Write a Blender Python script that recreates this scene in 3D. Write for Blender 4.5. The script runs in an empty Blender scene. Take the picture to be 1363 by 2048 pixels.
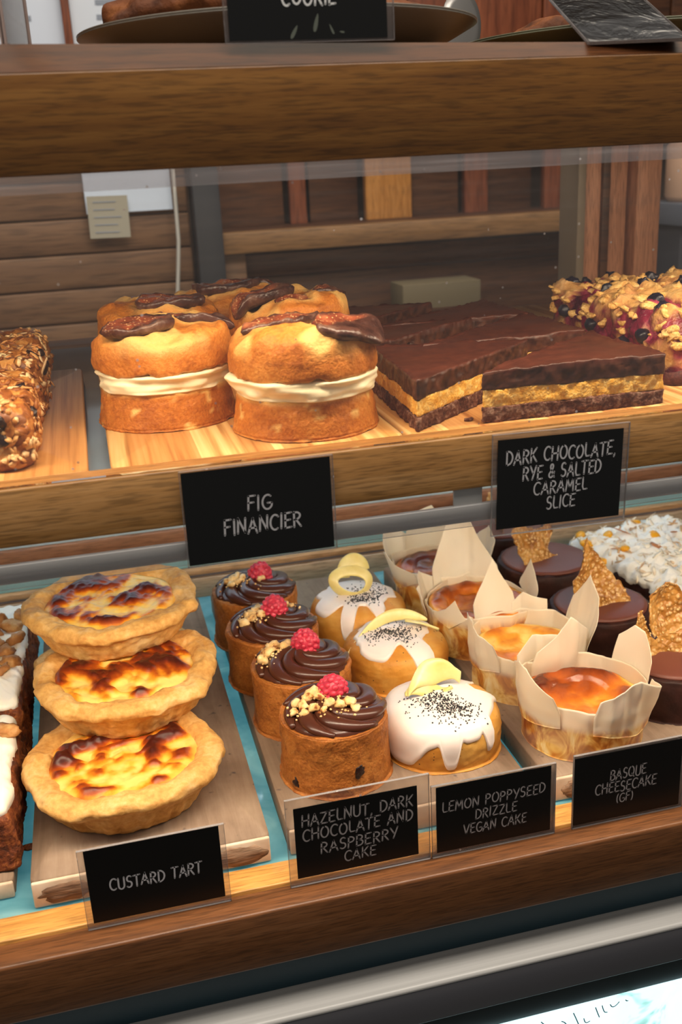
import bpy, bmesh, math, random
import numpy as np
from mathutils import Matrix, Vector, Euler

C = bpy.context.scene.collection
SC = bpy.context.scene
H = 1.35                      # eye height above the floor; z below is written relative to the eye
PI = math.pi

# ------------------------------------------------------------------ camera
def make_camera():
    f, yaw, pit, rol = 2020.0, .2317, .338, -.051
    B = np.array([[1, 0, 0], [0, 0, -1], [0, 1, 0]], float)
    c, s = math.cos(yaw), math.sin(yaw); Ry = np.array([[c, 0, -s], [0, 1, 0], [s, 0, c]])
    c, s = math.cos(pit), math.sin(pit); Rx = np.array([[1, 0, 0], [0, c, -s], [0, s, c]])
    c, s = math.cos(rol), math.sin(rol); Rz = np.array([[c, -s, 0], [s, c, 0], [0, 0, 1]])
    M = Rz @ Rx @ Ry @ B
    cam = bpy.data.cameras.new('camera'); o = bpy.data.objects.new('camera', cam); C.objects.link(o)
    R = Matrix((M[0], -M[1], -M[2])).transposed()
    o.matrix_world = Matrix.Translation((0, -.6, H)) @ R.to_4x4()
    cam.sensor_fit = 'VERTICAL'; cam.sensor_height = 36; cam.lens = f/2048*36
    cam.clip_start = .01
    cam.dof.use_dof = True; cam.dof.focus_distance = .80; cam.dof.aperture_fstop = 9
    SC.camera = o
make_camera()

# ------------------------------------------------------------------ world, lights, exposure
w = bpy.data.worlds.new('room_air'); SC.world = w; w.use_nodes = True
w.node_tree.nodes['Background'].inputs[0].default_value = (.95, .90, .85, 1)
w.node_tree.nodes['Background'].inputs[1].default_value = .20
SC.view_settings.view_transform = 'Standard'; SC.view_settings.look = 'None'
SC.view_settings.gamma = 1; SC.view_settings.use_curve_mapping = False
SC.view_settings.exposure = 0.18

def area(name, loc, rot, sx, sy, power, col, spread=PI):
    l = bpy.data.lights.new(name, 'AREA'); l.shape = 'RECTANGLE'; l.size = sx; l.size_y = sy
    l.energy = power; l.color = col; l.spread = spread
    o = bpy.data.objects.new(name, l); C.objects.link(o)
    o.location = (loc[0], loc[1], loc[2]+H); o.rotation_euler = rot
    return o
WARM = (1, .80, .56)
area('strip_light_upper', (.25, .0125, -.006), (math.radians(32), 0, 0), 1.2, .010, 3.0, WARM)
area('strip_light_lower', (.25, .012, -.230), (math.radians(30), 0, 0), 1.2, .010, 3.1, (1, .82, .60))
area('deck_light', (.25, .27, -.60), (PI, 0, 0), 1.1, .45, 4.6, (.84, .97, 1))
area('ceiling_light', (.15, -.36, 1.10), (math.radians(8), 0, 0), 1.5, .5, 21, (1, .93, .84))
area('rear_door_fill', (.25, .535, -.215), (math.radians(28), 0, 0), 1.2, .012, 1.0, (.85, .94, 1))  # added fill to brighten the rear door; no real lamp there
area('back_light', (.35, .62, .95), (math.radians(30), 0, 0), 1.4, .4, 6.5, (1, .88, .72))

# ------------------------------------------------------------------ noise
def _h(i, j, k):
    n = (i*374761393 + j*668265263 + k*2147483647 + 1013904223) & 0xffffffff
    n = ((n ^ (n >> 13))*1274126177) & 0xffffffff
    n = ((n ^ (n >> 16))*2246822519) & 0xffffffff
    return ((n ^ (n >> 15)) & 0xffff)/32767.5 - 1
def vn(p):
    p = np.asarray(p, float); f = np.floor(p); t = p-f; i = f.astype(np.int64); t = t*t*t*(t*(t*6-15)+10)
    r = 0
    for a in (0, 1):
        wa = t[:, 0] if a else 1-t[:, 0]
        for b in (0, 1):
            wb = t[:, 1] if b else 1-t[:, 1]
            for c in (0, 1):
                wc = t[:, 2] if c else 1-t[:, 2]
                r = r + wa*wb*wc*_h(i[:, 0]+a, i[:, 1]+b, i[:, 2]+c)
    return r
def fbm(p, s=1, o=3, off=0):
    p = np.asarray(p, float)*s + off; r = 0; a = 1
    for k in range(o):
        r = r + a*vn(p); p = p*2.03 + 11.3; a *= .5
    return r
def sst(a, b, x):
    t = np.clip((np.asarray(x, float)-a)/(b-a), 0, 1); return t*t*(3-2*t)

# ------------------------------------------------------------------ mesh helpers: a shape is (V, F)
def loft(out, prof, cen=None):
    """rings of one outline, scaled about its centre; prof = [(scale, z)], scale 0 at an end closes it"""
    out = np.asarray(out, float); n = len(out); c = out.mean(0) if cen is None else np.array(cen)
    V = []; F = []; rings = []
    for s, z in prof:
        if s == 0:
            rings.append([len(V)]); V.append((c[0], c[1], z))
        else:
            k = len(V); rings.append(list(range(k, k+n)))
            for q in out: V.append((c[0]+(q[0]-c[0])*s, c[1]+(q[1]-c[1])*s, z))
    for a, b in zip(rings, rings[1:]):
        for i in range(n):
            j = (i+1) % n
            if len(a) == 1: F.append((a[0], b[j], b[i]))
            elif len(b) == 1: F.append((a[i], a[j], b[0]))
            else: F.append((a[i], a[j], b[j], b[i]))
    return np.array(V), F
def circle(r, n=64): t = np.arange(n)/n*2*PI; return np.stack([r*np.cos(t), r*np.sin(t)], 1)
def lathe(prof, n=64): return loft(circle(1, n), prof, (0, 0))
def dense(prof, k):
    """insert k points between profile points (Catmull-Rom)"""
    P = np.array(prof, float); o = []
    for i in range(len(P)-1):
        p0 = P[max(i-1, 0)]; p1 = P[i]; p2 = P[i+1]; p3 = P[min(i+2, len(P)-1)]
        for j in range(k):
            t = j/k
            o.append(.5*((2*p1)+(-p0+p2)*t+(2*p0-5*p1+4*p2-p3)*t*t+(-p0+3*p1-3*p2+p3)*t**3))
    o.append(P[-1]); o = [(max(a, 0) if i in (0, len(o)-1) else max(a, 1e-4), b) for i, (a, b) in enumerate(o)]
    return o
def rrect(x0, x1, y0, y1, r, n=8, m=0):
    """rounded rectangle outline; m extra points along each side"""
    P = []
    for (cx, cy, a) in ((x1-r, y1-r, 0), (x0+r, y1-r, 1), (x0+r, y0+r, 2), (x1-r, y0+r, 3)):
        for k in range(n+1):
            t = (a+k/n)*PI/2; P.append((cx+r*math.cos(t), cy+r*math.sin(t)))
    return dens_out(P, m) if m else np.array(P)
def dens_out(P, step):
    P = np.asarray(P, float); o = []
    for i in range(len(P)):
        a, b = P[i], P[(i+1) % len(P)]; L = np.hypot(*(b-a)); k = max(1, int(L/step))
        for j in range(k): o.append(a+(b-a)*j/k)
    return np.array(o)
def grid(P, closed=False):
    P = np.asarray(P, float); m, n = P.shape[:2]; F = []
    for i in range(m-1):
        for j in range(n if closed else n-1):
            k = (j+1) % n; F.append((i*n+j, i*n+k, (i+1)*n+k, (i+1)*n+j))
    return P.reshape(-1, 3), F
def merge(*S):
    V = []; F = []; k = 0
    for v, f in S:
        V.append(np.asarray(v, float)); F += [tuple(i+k for i in q) for q in f]; k += len(v)
    return np.concatenate(V), F
def normals(V, F):
    N = np.zeros_like(V)
    for m in (3, 4):
        q = np.array([f for f in F if len(f) == m])
        if len(q):
            n = np.cross(V[q[:, 1]]-V[q[:, 0]], V[q[:, 2]]-V[q[:, 0]]) if m == 3 else np.cross(V[q[:, 2]]-V[q[:, 0]], V[q[:, 3]]-V[q[:, 1]])
            for k in range(m): np.add.at(N, q[:, k], n)
    l = np.linalg.norm(N, axis=1); l[l == 0] = 1
    return N/l[:, None]
def push(S, d):
    V, F = S; return V+normals(V, F)*np.asarray(d).reshape(-1, 1), F
def tube(P, r, n=8, flat=1):
    """tube along points P (m,3), radius r (scalar or list)"""
    P = np.asarray(P, float); m = len(P); r = np.ones(m)*r; T = np.gradient(P, axis=0); T /= np.linalg.norm(T, axis=1)[:, None]+1e-12
    up = np.array([0, 0, 1.]); R = []
    for i in range(m):
        a = np.cross(up, T[i]); la = np.linalg.norm(a)
        a = a/la if la > 1e-3 else np.array([1., 0, 0]); b = np.cross(T[i], a)
        t = np.arange(n)/n*2*PI; R.append(P[i]+r[i]*(np.cos(t)[:, None]*a+flat*np.sin(t)[:, None]*b))
    V, F = grid(np.array(R), True); k = len(V); V = np.vstack([V, P[0], P[-1]])
    for j in range(n): F.append((k, (j+1) % n, j)); F.append((k+1, (m-1)*n+j, (m-1)*n+(j+1) % n))
    return V, F
def _ico(sub):
    bm = bmesh.new(); bmesh.ops.create_icosphere(bm, subdivisions=sub, radius=1); bm.verts.index_update()
    S = np.array([v.co[:] for v in bm.verts]), [tuple(v.index for v in f.verts) for f in bm.faces]; bm.free(); return S
ICO1, ICO2, ICO3 = _ico(1), _ico(2), _ico(3)
def rotm(a, b, c): return np.array(Euler((a, b, c)).to_matrix())
def place(S, loc=(0, 0, 0), rot=(0, 0, 0), sc=1):
    V, F = S; return (np.asarray(V)*sc)@rotm(*rot).T+np.array(loc), F
def lump(r, seed, amt=.25, s=1.3, base=None):
    V, F = base or ICO2; V = V*(1+amt*fbm(V, s, 2, seed*7.7))[:, None]; return V*np.array(r), F
def boxm(x0, x1, y0, y1, z0, z1):
    V = np.array([(x, y, z) for z in (z0, z1) for y in (y0, y1) for x in (x0, x1)], float)
    return V, [(0, 2, 3, 1), (4, 5, 7, 6), (0, 1, 5, 4), (2, 6, 7, 3), (0, 4, 6, 2), (1, 3, 7, 5)]

# ------------------------------------------------------------------ objects
def link(name, S, mat, parent=None, smooth=True, mask=None, stuff=False, label=None, loc=None, bev=0):
    V, F = S
    me = bpy.data.meshes.new(name); me.from_pydata([tuple(map(float, v)) for v in V], [], F)
    if bev:
        bm = bmesh.new(); bm.from_mesh(me); bmesh.ops.bevel(bm, geom=bm.edges[:], offset=bev, segments=2, affect='EDGES', profile=.5); bm.to_mesh(me); bm.free()
    if smooth: me.shade_smooth()
    if bev: me.set_sharp_from_angle(angle=.9)
    if mask is not None:
        a = me.attributes.new('mask', 'FLOAT', 'POINT'); a.data.foreach_set('value', np.clip(mask, 0, 1).astype(np.float32))
    me.materials.append(mat)
    o = bpy.data.objects.new(name, me); C.objects.link(o)
    if parent: o.parent = parent
    if loc is not None: o.location = (loc[0], loc[1], loc[2]+(0 if parent else H))
    if stuff: o['kind'] = 'stuff'
    if label: o['label'] = label
    return o
def tag(o, label, cat, group=None):
    o['label'] = label; o['category'] = cat
    if group: o['group'] = group
    return o
def thing(name, label, cat, loc, rz=0, group=None, rx=0, ry=0):
    o = bpy.data.objects.new(name, None); C.objects.link(o); o.empty_display_size = .02
    o.location = (loc[0], loc[1], loc[2]+H); o.rotation_euler = (rx, ry, rz)
    return tag(o, label, cat, group)
def copy_thing(root, label, loc, rz=0, rx=0, ry=0):
    r = root.copy(); C.objects.link(r); r['label'] = label; r.location = (loc[0], loc[1], loc[2]+H); r.rotation_euler = (rx, ry, rz)
    for ch in list(root.children):
        c = ch.copy(); C.objects.link(c); c.parent = r
        for g in list(ch.children):
            d = g.copy(); C.objects.link(d); d.parent = c
    return r
def box(name, x0, x1, y0, y1, z0, z1, mat, parent=None, bev=.001, **k):
    return link(name, boxm(x0, x1, y0, y1, z0, z1), mat, parent, smooth=bool(bev), bev=bev, **k)
def struct(name, x0, x1, y0, y1, z0, z1, mat, bev=.002):
    o = link(name, boxm(x0, x1, y0, y1, z0+H, z1+H), mat, bev=bev); o['kind'] = 'structure'; return o

# ------------------------------------------------------------------ materials
def rgb(h):
    c = [int(h[i:i+2], 16)/255 for i in (0, 2, 4)]
    return tuple(x/12.92 if x <= .04045 else ((x+.055)/1.055)**2.4 for x in c)+(1,)
class Mt:
    def __init__(s, name, rough=.5, spec=.5, **k):
        s.m = bpy.data.materials.new(name); s.m.use_nodes = True; s.nt = s.m.node_tree; s.b = s.nt.nodes['Principled BSDF']
        s.b.inputs['Roughness'].default_value = rough; s.b.inputs['Specular IOR Level'].default_value = spec
        s._c = None
        for a, v in k.items(): s.b.inputs[a.replace('_', ' ')].default_value = v
    def inp(s, sock, v):
        if hasattr(v, 'is_linked') or hasattr(v, 'links'): s.nt.links.new(v, sock)
        else: sock.default_value = v
    def n(s, t, ins=None, **props):
        x = s.nt.nodes.new(t)
        for a, v in props.items(): setattr(x, a, v)
        for a, v in (ins or {}).items(): s.inp(x.inputs[a], v)
        return x
    def co(s, scale=(1, 1, 1), rot=(0, 0, 0)):
        if s._c is None:
            t = s.n('ShaderNodeTexCoord'); i = s.n('ShaderNodeObjectInfo')
            v = s.n('ShaderNodeVectorMath', {0: i.outputs['Random'], 1: (7.3, 3.1, 5.7)}, operation='MULTIPLY')
            s._c = s.n('ShaderNodeVectorMath', {0: t.outputs['Object'], 1: v.outputs[0]}, operation='ADD').outputs[0]
        return s.n('ShaderNodeMapping', {'Vector': s._c, 'Scale': scale, 'Rotation': rot}).outputs[0]
    def noise(s, scale, det=3, vec=None, rough=.55, dist=0):
        return s.n('ShaderNodeTexNoise', {'Vector': vec or s.co(), 'Scale': scale, 'Detail': det, 'Roughness': rough, 'Distortion': dist}).outputs['Fac']
    def vor(s, scale, vec=None, out='Distance', rnd=1):
        return s.n('ShaderNodeTexVoronoi', {'Vector': vec or s.co(), 'Scale': scale, 'Randomness': rnd}).outputs[out]
    def ramp(s, fac, stops, interp='LINEAR'):
        r = s.n('ShaderNodeValToRGB', {'Fac': fac}); e = r.color_ramp.elements; r.color_ramp.interpolation = interp
        while len(e) < len(stops): e.new(.5)
        for x, (p, c) in zip(e, stops):
            x.position = p; x.color = rgb(c) if isinstance(c, str) else (c, c, c, 1)
        return r.outputs['Color']
    def mix(s, fac, a, b, mode='MIX'):
        x = s.nt.nodes.new('ShaderNodeMix'); x.data_type = 'RGBA'; x.blend_type = mode
        s.inp(x.inputs[0], fac); s.inp(x.inputs[6], a); s.inp(x.inputs[7], b); return x.outputs[2]
    def math(s, op, a, b=0, c=0):
        x = s.n('ShaderNodeMath', operation=op); s.inp(x.inputs[0], a); s.inp(x.inputs[1], b); s.inp(x.inputs[2], c); return x.outputs[0]
    def attr(s, name='mask'): return s.n('ShaderNodeAttribute', attribute_name=name).outputs['Fac']
    def bump(s, h, st=.5, d=.001, prev=None):
        x = s.n('ShaderNodeBump', {'Height': h, 'Strength': st, 'Distance': d})
        if prev: s.inp(x.inputs['Normal'], prev)
        s.nt.links.new(x.outputs[0], s.b.inputs['Normal']); return x.outputs[0]
    def col(s, v): s.inp(s.b.inputs['Base Color'], rgb(v) if isinstance(v, str) else v); return s
    def set(s, name, v): s.inp(s.b.inputs[name], v); return s

def plain(name, c, rough=.5, spec=.5, **k): return Mt(name, rough, spec, **k).col(c).m
def wood(name, dark, mid, light, axis=0, rough=.4, spec=.4, f=1, bump=.15):
    m = Mt(name, rough, spec); sc = [150*f]*3; sc[axis] = 9*f
    v = m.co(tuple(sc)); a = m.noise(1, 4, v, .6, .4)
    sc2 = [620*f]*3; sc2[axis] = 45*f; b = m.noise(1, 2, m.co(tuple(sc2)), .6)
    sc3 = [26*f]*3; sc3[axis] = 2.2*f; d = m.noise(1, 2, m.co(tuple(sc3)), .5)
    c = m.ramp(m.math('ADD', m.math('MULTIPLY', a, .65), m.math('MULTIPLY', d, .35)), [(.32, dark), (.5, mid), (.68, light)])
    g = m.ramp(b, [(.36, .50), (.52, 1.0)])
    m.col(m.mix(.75, c, g, 'MULTIPLY')); m.bump(b, bump, .0006)
    return m.m
MOAK = wood('oak_laminate', '583615', '6d4519', '7f5524', rough=.36, spec=.4)
MOAKL = wood('lit_oak_laminate', '946533', 'b07e46', 'c4925a', rough=.36, spec=.4)  # same oak; the stronger light on the fascia is put into the colour
MOAKD = wood('shaded_oak_laminate', '55331b', '6a4122', '7b5030', rough=.36, spec=.4)  # same oak; the weaker light on the base rail is put into the colour
MPOST = wood('rose_wood_post', 'b07a5c', 'c98d6c', 'd59c7c', axis=2, rough=.5)
MLEDGE = wood('oak_ledge', 'b57a3a', 'd0964f', 'e2ad68', rough=.33, spec=.5)
MDARKW = wood('dark_walnut', '3d2415', '54331e', '6b4529', rough=.5, f=.5)
MREDW = wood('reddish_wood', '5e2f1c', '7b4229', '935537', axis=2, rough=.5, f=.5)
MPLANK = wood('cladding_wood', '644630', '74543a', '836246', rough=.55, f=.35)
MBEAM = wood('beam_wood', '6e4d2c', '84603a', '97714a', rough=.5, f=.5)
def bamboo_mat():
    m = Mt('bamboo', .42, .4)
    a = m.noise(1, 3, m.co((160, 3, 60)), .6); st = m.noise(1, 0, m.co((45, .6, 1)), .5)
    c = m.ramp(a, [(.3, 'a9763f'), (.48, 'd8ab6c'), (.7, 'ecc68c')])
    c2 = m.mix(.6, c, m.ramp(st, [(.35, 'c79252'), (.5, 'ffffff'), (.65, 'f0d0a0')], 'CONSTANT'), 'MULTIPLY')
    m.col(c2); m.bump(a, .15, .0005); return m.m
MBAMBOO = bamboo_mat()
def gray_wood():
    m = Mt('weathered_wood', .7, .25)
    a = m.noise(1, 5, m.co((70, 8, 30)), .65, .5); b = m.noise(18, 4)
    c = m.ramp(m.math('ADD', m.math('MULTIPLY', a, .5), m.math('MULTIPLY', b, .5)), [(.3, '65503f'), (.5, '8f7763'), (.7, 'aa937d')])
    m.col(m.mix(m.ramp(m.noise(90, 2), [(.25, 1.), (.33, 0.)]), c, rgb('5e5049'))); m.bump(a, .3, .001); return m.m
MGRAYW = gray_wood()
def bark_end():
    m = Mt('pale_board_end', .65, .3); a = m.noise(30, 4)
    m.col(m.ramp(a, [(.3, 'b79a80'), (.55, 'd9c0a6'), (.75, 'e6d3bd')])); m.bump(a, .3, .001); return m.m
MEND = bark_end()
MBARK = wood('rough_bark', '674c3b', '8d6e57', 'b0957c', rough=.8, spec=.2, bump=.8)
def glass_mat(name, tint=(1, 1, 1, 1), refl=1.0, dust=0.0, rough=.02):
    m = Mt(name); nt = m.nt; nt.nodes.remove(m.b); out = nt.nodes['Material Output']
    tr = m.n('ShaderNodeBsdfTransparent', {'Color': tint}); gl = m.n('ShaderNodeBsdfGlossy', {'Roughness': rough})
    fr = m.n('ShaderNodeFresnel', {'IOR': 1.5}).outputs[0]; fr = m.math('MULTIPLY', fr, refl)
    x = m.n('ShaderNodeMixShader', {0: fr, 1: tr.outputs[0], 2: gl.outputs[0]}).outputs[0]
    if dust:
        d = m.n('ShaderNodeBsdfDiffuse', {'Color': (.75, .68, .66, 1)})
        sp = m.math('LESS_THAN', m.vor(70), .06); sp2 = m.math('GREATER_THAN', m.noise(25, 1), .50); sp = m.math('MULTIPLY', sp, sp2)
        scr = m.math('MULTIPLY', m.ramp(m.noise(1, 3, m.co((6, 6, 260))), [(.5, 0.), (.75, 1.)]), dust*.5)
        z = m.math('ADD', m.math('MULTIPLY', m.noise(5, 3), dust), scr)
        k = m.math('MAXIMUM', z, m.math('MULTIPLY', sp, .6))
        x = m.n('ShaderNodeMixShader', {0: k, 1: x, 2: d.outputs[0]}).outputs[0]
    nt.links.new(x, out.inputs['Surface']); return m.m
MGLASS = glass_mat('display_glass', (.985, .985, .98, 1), .8, .028)
MCLEAR = glass_mat('clear_plastic', (.93, .93, .92, 1), 1.0, .10, .08)
MSLEEVE = glass_mat('sleeve_plastic', (.93, .92, .91, 1), 1.3, .12, .1)
MCHANNEL = glass_mat('acrylic_channel', (.9, .88, .88, 1), 1.2, .32, .15)
MSTRIP = glass_mat('price_strip_plastic', (.95, .95, .95, 1), 1.4, .14, .12)
def deck_mat():
    m = Mt('green_tinted_glass'); nt = m.nt; nt.nodes.remove(m.b); out = nt.nodes['Material Output']
    n = m.noise(16, 3, None, .6, 1.2)
    tl = m.n('ShaderNodeBsdfTranslucent', {'Color': m.ramp(n, [(.3, '86bfcb'), (.55, 'abd9de'), (.7, 'cdeeec')])})
    df = m.n('ShaderNodeBsdfDiffuse', {'Color': m.ramp(n, [(.3, '5c9fb0'), (.55, '83bcc6'), (.7, 'a5d5d8')])})
    gl = m.n('ShaderNodeBsdfGlossy', {'Roughness': .06}); fr = m.n('ShaderNodeFresnel', {'IOR': 1.5}).outputs[0]
    a = m.n('ShaderNodeMixShader', {0: .5, 1: tl.outputs[0], 2: df.outputs[0]}).outputs[0]
    x = m.n('ShaderNodeMixShader', {0: fr, 1: a, 2: gl.outputs[0]}).outputs[0]
    nt.links.new(x, out.inputs['Surface']); return m.m
MDECK = deck_mat()
MSHELFG = Mt('grey_shelf_glass', .12, .5).col('6f7f90').m
MSTEEL = Mt('brushed_steel', .5, .5, Metallic=.12)
_a = MSTEEL.noise(1, 3, MSTEEL.co((4, 300, 300)), .6); MSTEEL.col(MSTEEL.ramp(_a, [(.3, 'c9c5be'), (.7, 'dedad3')])); MSTEEL.bump(_a, .05, .0003); MSTEEL = MSTEEL.m
MALU = Mt('grey_aluminium', .45, .5, Metallic=.15).col('a3a19d').m
MTEAL = plain('teal_panel', '14343f', .4)
MBLACK = plain('black_gap', '0a1418', .4)
MCARD = plain('black_card', '060605', .35, .4)
MINK = plain('chalk_white_print', 'b4b0b0', .6)
MWIRE = plain('white_cable_sheath', 'b9b7b0', .5)

# ================================================================== the room behind the case
X0, X1 = -.55, 1.15
def wall_paint():
    m = Mt('dim_plaster', .8, .2); a = m.noise(6, 4); m.col(m.ramp(a, [(.3, '3a2c22'), (.7, '4a382b')])); return m.m
struct('floor', -2.5, 2.8, -2.2, 2.2, -1.40, -1.35, plain('dark_floor', '4b443d', .5))
struct('wall_back', -1.6, 2.4, 1.32, 1.40, -1.35, 1.3, wall_paint())

def planks():
    root = thing('wood_cladding', 'back counter front clad in flat brown horizontal boards behind the glass', 'cladding', (-.32, 1.1, -1.35))
    k = 0
    for i in range(8):
        zt = -.019-.054*(i-1)
        link('board', boxm(-.58, .495, 0, .02, zt-.0525+H, zt+H), MPLANK, root, bev=.003, loc=None)
    link('backing', boxm(-.58, .495, .018, .06, -.40+H, .035+H), MBLACK, root, smooth=False)
planks()
def notice(name, label, x0, x1, y, z0, z1, colr, lines, tilt=0, cat='notice', group=None):
    root = thing(name, label, cat, ((x0+x1)/2, y, z0), 0, group, 0, tilt)
    w_, h_ = x1-x0, z1-z0
    link('sheet', boxm(-w_/2, w_/2, -.0008, .0008, 0, h_), plain('paper_'+name, colr, .7), root, smooth=False)
    S = []
    rnd = random.Random(len(label))
    for i in range(lines):
        zz = h_*(.86-.72*i/max(lines-1, 1)); ww = w_*rnd.uniform(.45, .72)
        S.append(boxm(-w_*.36, -w_*.36+ww, -.0016, -.0008, zz-h_*.012, zz+h_*.012))
    if S: link('printed_lines', merge(*S), plain('grey_print_'+name, '8b93a0', .8), root, smooth=False)
    return root
notice('paper_notice', 'small grey card notice fixed to the brown boards behind the glass', .017, .079, 1.08, -.103, -.040, 'a5a090', 5, .02)
notice('blue_white_sheet', 'pale blue white sheet partly covered by the small grey notice', .016, .150, 1.092, -.066, .030, 'cfdcee', 0, cat='sheet')
notice('wall_notice', 'large pale printed sheet above the counter, left of the brown divider', -.26, .018, 1.29, .10, .44, 'd3dcea', 12, group=None)
notice('wall_notice', 'large pale printed sheet above the counter, right of the brown divider', .032, .33, 1.29, .10, .44, 'd3dbe6', 12, group=None)
t = box('divider_strip', .018, .031, 1.27, 1.30, .06+H, .46+H, MREDW); tag(t, 'thin brown wooden strip between the two pale wall sheets', 'strip')
t = box('upper_ledge', -.6, .22, 1.24, 1.318, .03+H, .075+H, MPLANK); tag(t, 'brown wooden ledge below the pale wall sheets', 'ledge')

P = np.array([(.154, 1.075, -.0+H), (.154, 1.075, -.05+H), (.1525, 1.075, -.114+H), (.1485, 1.075, -.15+H), (.142, 1.075, -.205+H), (.142, 1.075, -.42+H)])
t = link('hanging_cable', tube(P, .0032), MWIRE); tag(t, 'white cable hanging down the brown boards behind the financiers', 'cable')
t = box('dark_post', .180, .222, 1.06, 1.12, -.42+H, .06+H, plain('charcoal_paint', '23252b', .5)); tag(t, 'dark charcoal upright post beside the hanging cable', 'post')

def niche():
    root = thing('back_shelving', 'brown wooden back shelving with a pale front rail behind the case', 'shelving', (.56, 1.2, -1.35))
    def b(n, x0, x1, y0, y1, z0, z1, m): link(n, boxm(x0-.56, x1-.56, y0-1.2, y1-1.2, z0+H, z1+H), m, root, bev=.002)
    b('front_rail', .222, 1.3, 1.08, 1.12, -.142, -.108, MBEAM)
    b('shelf_board', .222, 1.3, 1.12, 1.30, -.125, -.110, MDARKW)
    b('lower_panel', .222, 1.3, 1.16, 1.19, -.43, -.190, MDARKW)
    b('drawer_front', .26, 1.3, 1.15, 1.16, -.188, -.150, MDARKW)
    b('side_panel', .222, .262, 1.10, 1.30, -.43, -.142, MPLANK)
niche()
for i, (x0, x1, y, m_, lab) in enumerate(((.24, .36, 1.25, MDARKW, 'dark brown board upright at the left of the back shelf'), (.37, .40, 1.24, MREDW, 'narrow reddish board upright on the back shelf'),
        (.505, .590, 1.22, wood('honey_wood', 'a0682f', 'c18440', 'd69a55', axis=2), 'honey coloured board standing out among the dark ones on the back shelf'),
        (.41, .50, 1.26, MDARKW, 'dark board just left of the honey coloured one'), (.60, .69, 1.25, MDARKW, 'dark board just right of the honey coloured one'), (.70, .745, 1.24, MREDW, 'reddish board standing between two dark ones on the back shelf'),
        (.75, .84, 1.26, MDARKW, 'wide dark board beside the rear right posts'), (.85, .91, 1.22, MREDW, 'reddish board partly hidden by the rear posts'))):
    t = box('upright_board', x0, x1, y, y+.02, -.110+H, .16+H, m_); tag(t, lab, 'board', 'boards upright on the back shelf')
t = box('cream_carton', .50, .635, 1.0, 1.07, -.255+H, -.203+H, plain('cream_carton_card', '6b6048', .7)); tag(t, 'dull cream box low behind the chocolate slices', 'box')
t = box('carton_stand', .46, .67, .98, 1.075, -1.35+H, -.255+H, MDARKW); tag(t, 'dark brown cabinet under the dull cream box', 'cabinet')
def warm_wall():
    root = thing('wooden_partition', 'reddish brown wooden partition of upright boards above the counter', 'partition', (.9, 1.28, -1.35))
    x = .37; i = 0
    cols = (MREDW, MDARKW, MREDW, MREDW, MDARKW, MDARKW, MREDW, MREDW)
    for wd in (.14, .10, .26, .06, .20, .17, .15, .20):
        link('board', boxm(x-.9, x+wd-.004-.9, 0, .02, .04+H, .5+H), cols[i % 8], root, bev=.002); x += wd; i += 1
warm_wall()
t = box('orange_tub', .885, .925, 1.2, 1.24, .10+H, .212+H, plain('orange_plastic', 'b8641c', .5)); tag(t, 'orange tub behind the tilted glossy card', 'tub')
t = box('ledge_for_tub', .40, 1.5, 1.17, 1.27, .07+H, .10+H, MDARKW); tag(t, 'dark ledge along the reddish wooden partition', 'ledge')
t = link('pale_jar', lathe([(0, 0), (.05, 0), (.055, .01), (.055, .09), (.048, .1), (.046, .12), (0, .12)], 32), plain('pale_glazed_clay', 'c9a58c', .5), loc=(1.03, 1.0, -.10)); tag(t, 'pale pink jar behind the right edge of the upper shelf', 'jar')
t = box('jar_ledge', .96, 1.25, .93, 1.07, -.135+H, -.10+H, plain('blue_grey_counter', '5b626e', .5)); tag(t, 'blue grey counter slab under the pale pink jar', 'counter')
t = box('jar_cabinet', .97, 1.24, .95, 1.06, -1.35+H, -.135+H, plain('dark_grey_cabinet', '34343a', .6)); tag(t, 'dark grey cabinet under the blue grey counter slab', 'cabinet')

# ================================================================== the display case
case = thing('pastry_display_case', 'two-tier oak framed glass pastry display case with a steel edged base', 'display case', (.25, .27, -1.35))
def cb(n, x0, x1, y0, y1, z0, z1, m, bev=.001, **k):
    return link(n, boxm(x0-.25, x1-.25, y0-.27, y1-.27, z0+H, z1+H), m, case, smooth=bool(bev), bev=bev, **k)
def extrude_x(n, prof0, prof1, m, bev=.0008):
    """profile in (y, z) swept along x, with its own profile at each end"""
    k = len(prof0); V = [(X0-.25, y-.27, z+H) for y, z in prof0]+[(X1-.25, y-.27, z+H) for y, z in prof1]
    F = [tuple(range(k))[::-1], tuple(range(k, 2*k))]+[(i, (i+1) % k, k+(i+1) % k, k+i) for i in range(k)]
    return link(n, (np.array(V), F), m, case, bev=bev)
tl, tr_ = .0663+.0198*.52, .0585-.0198*.76
extrude_x('top_rail', [(0, -.002), (0, .0495), (.05, .0495), (.05, -.002)], [(0, -.002), (0, .0495), (.05, .0495), (.05, -.002)], MOAK, .0010)
extrude_x('rail_chamfer', [(.0004, .0496), (.028, tl), (.05, tl), (.05, .0496)], [(.0004, .0496), (.028, tr_), (.05, tr_), (.05, .0496)], wood('shaded_chamfer_wood', '3f2310', '532f15', '63401f', rough=.4, spec=.35), .0004)  # chamfer of the top rail, its weaker light put into a darker wood colour
cb('top_board', X0, X1, .05, .58, .030, .0545, MOAK)
cb('front_glass', X0, X1, .0015, .0050, -.1755, -.002, MGLASS, 0)
cb('glass_channel', X0, X1, -.0010, .0012, -.0115, -.002, MCHANNEL, 0)
cb('shelf_fascia', X0, X1, 0, .022, -.2125, -.1760, MOAKL, .0014)
cb('shelf_glass', X0, X1, .022, .575, -.1965, -.1885, MSHELFG, .001)
cb('price_strip', X0, X1, -.0016, -.0006, -.2385, -.2225, MSTRIP, 0)
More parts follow.
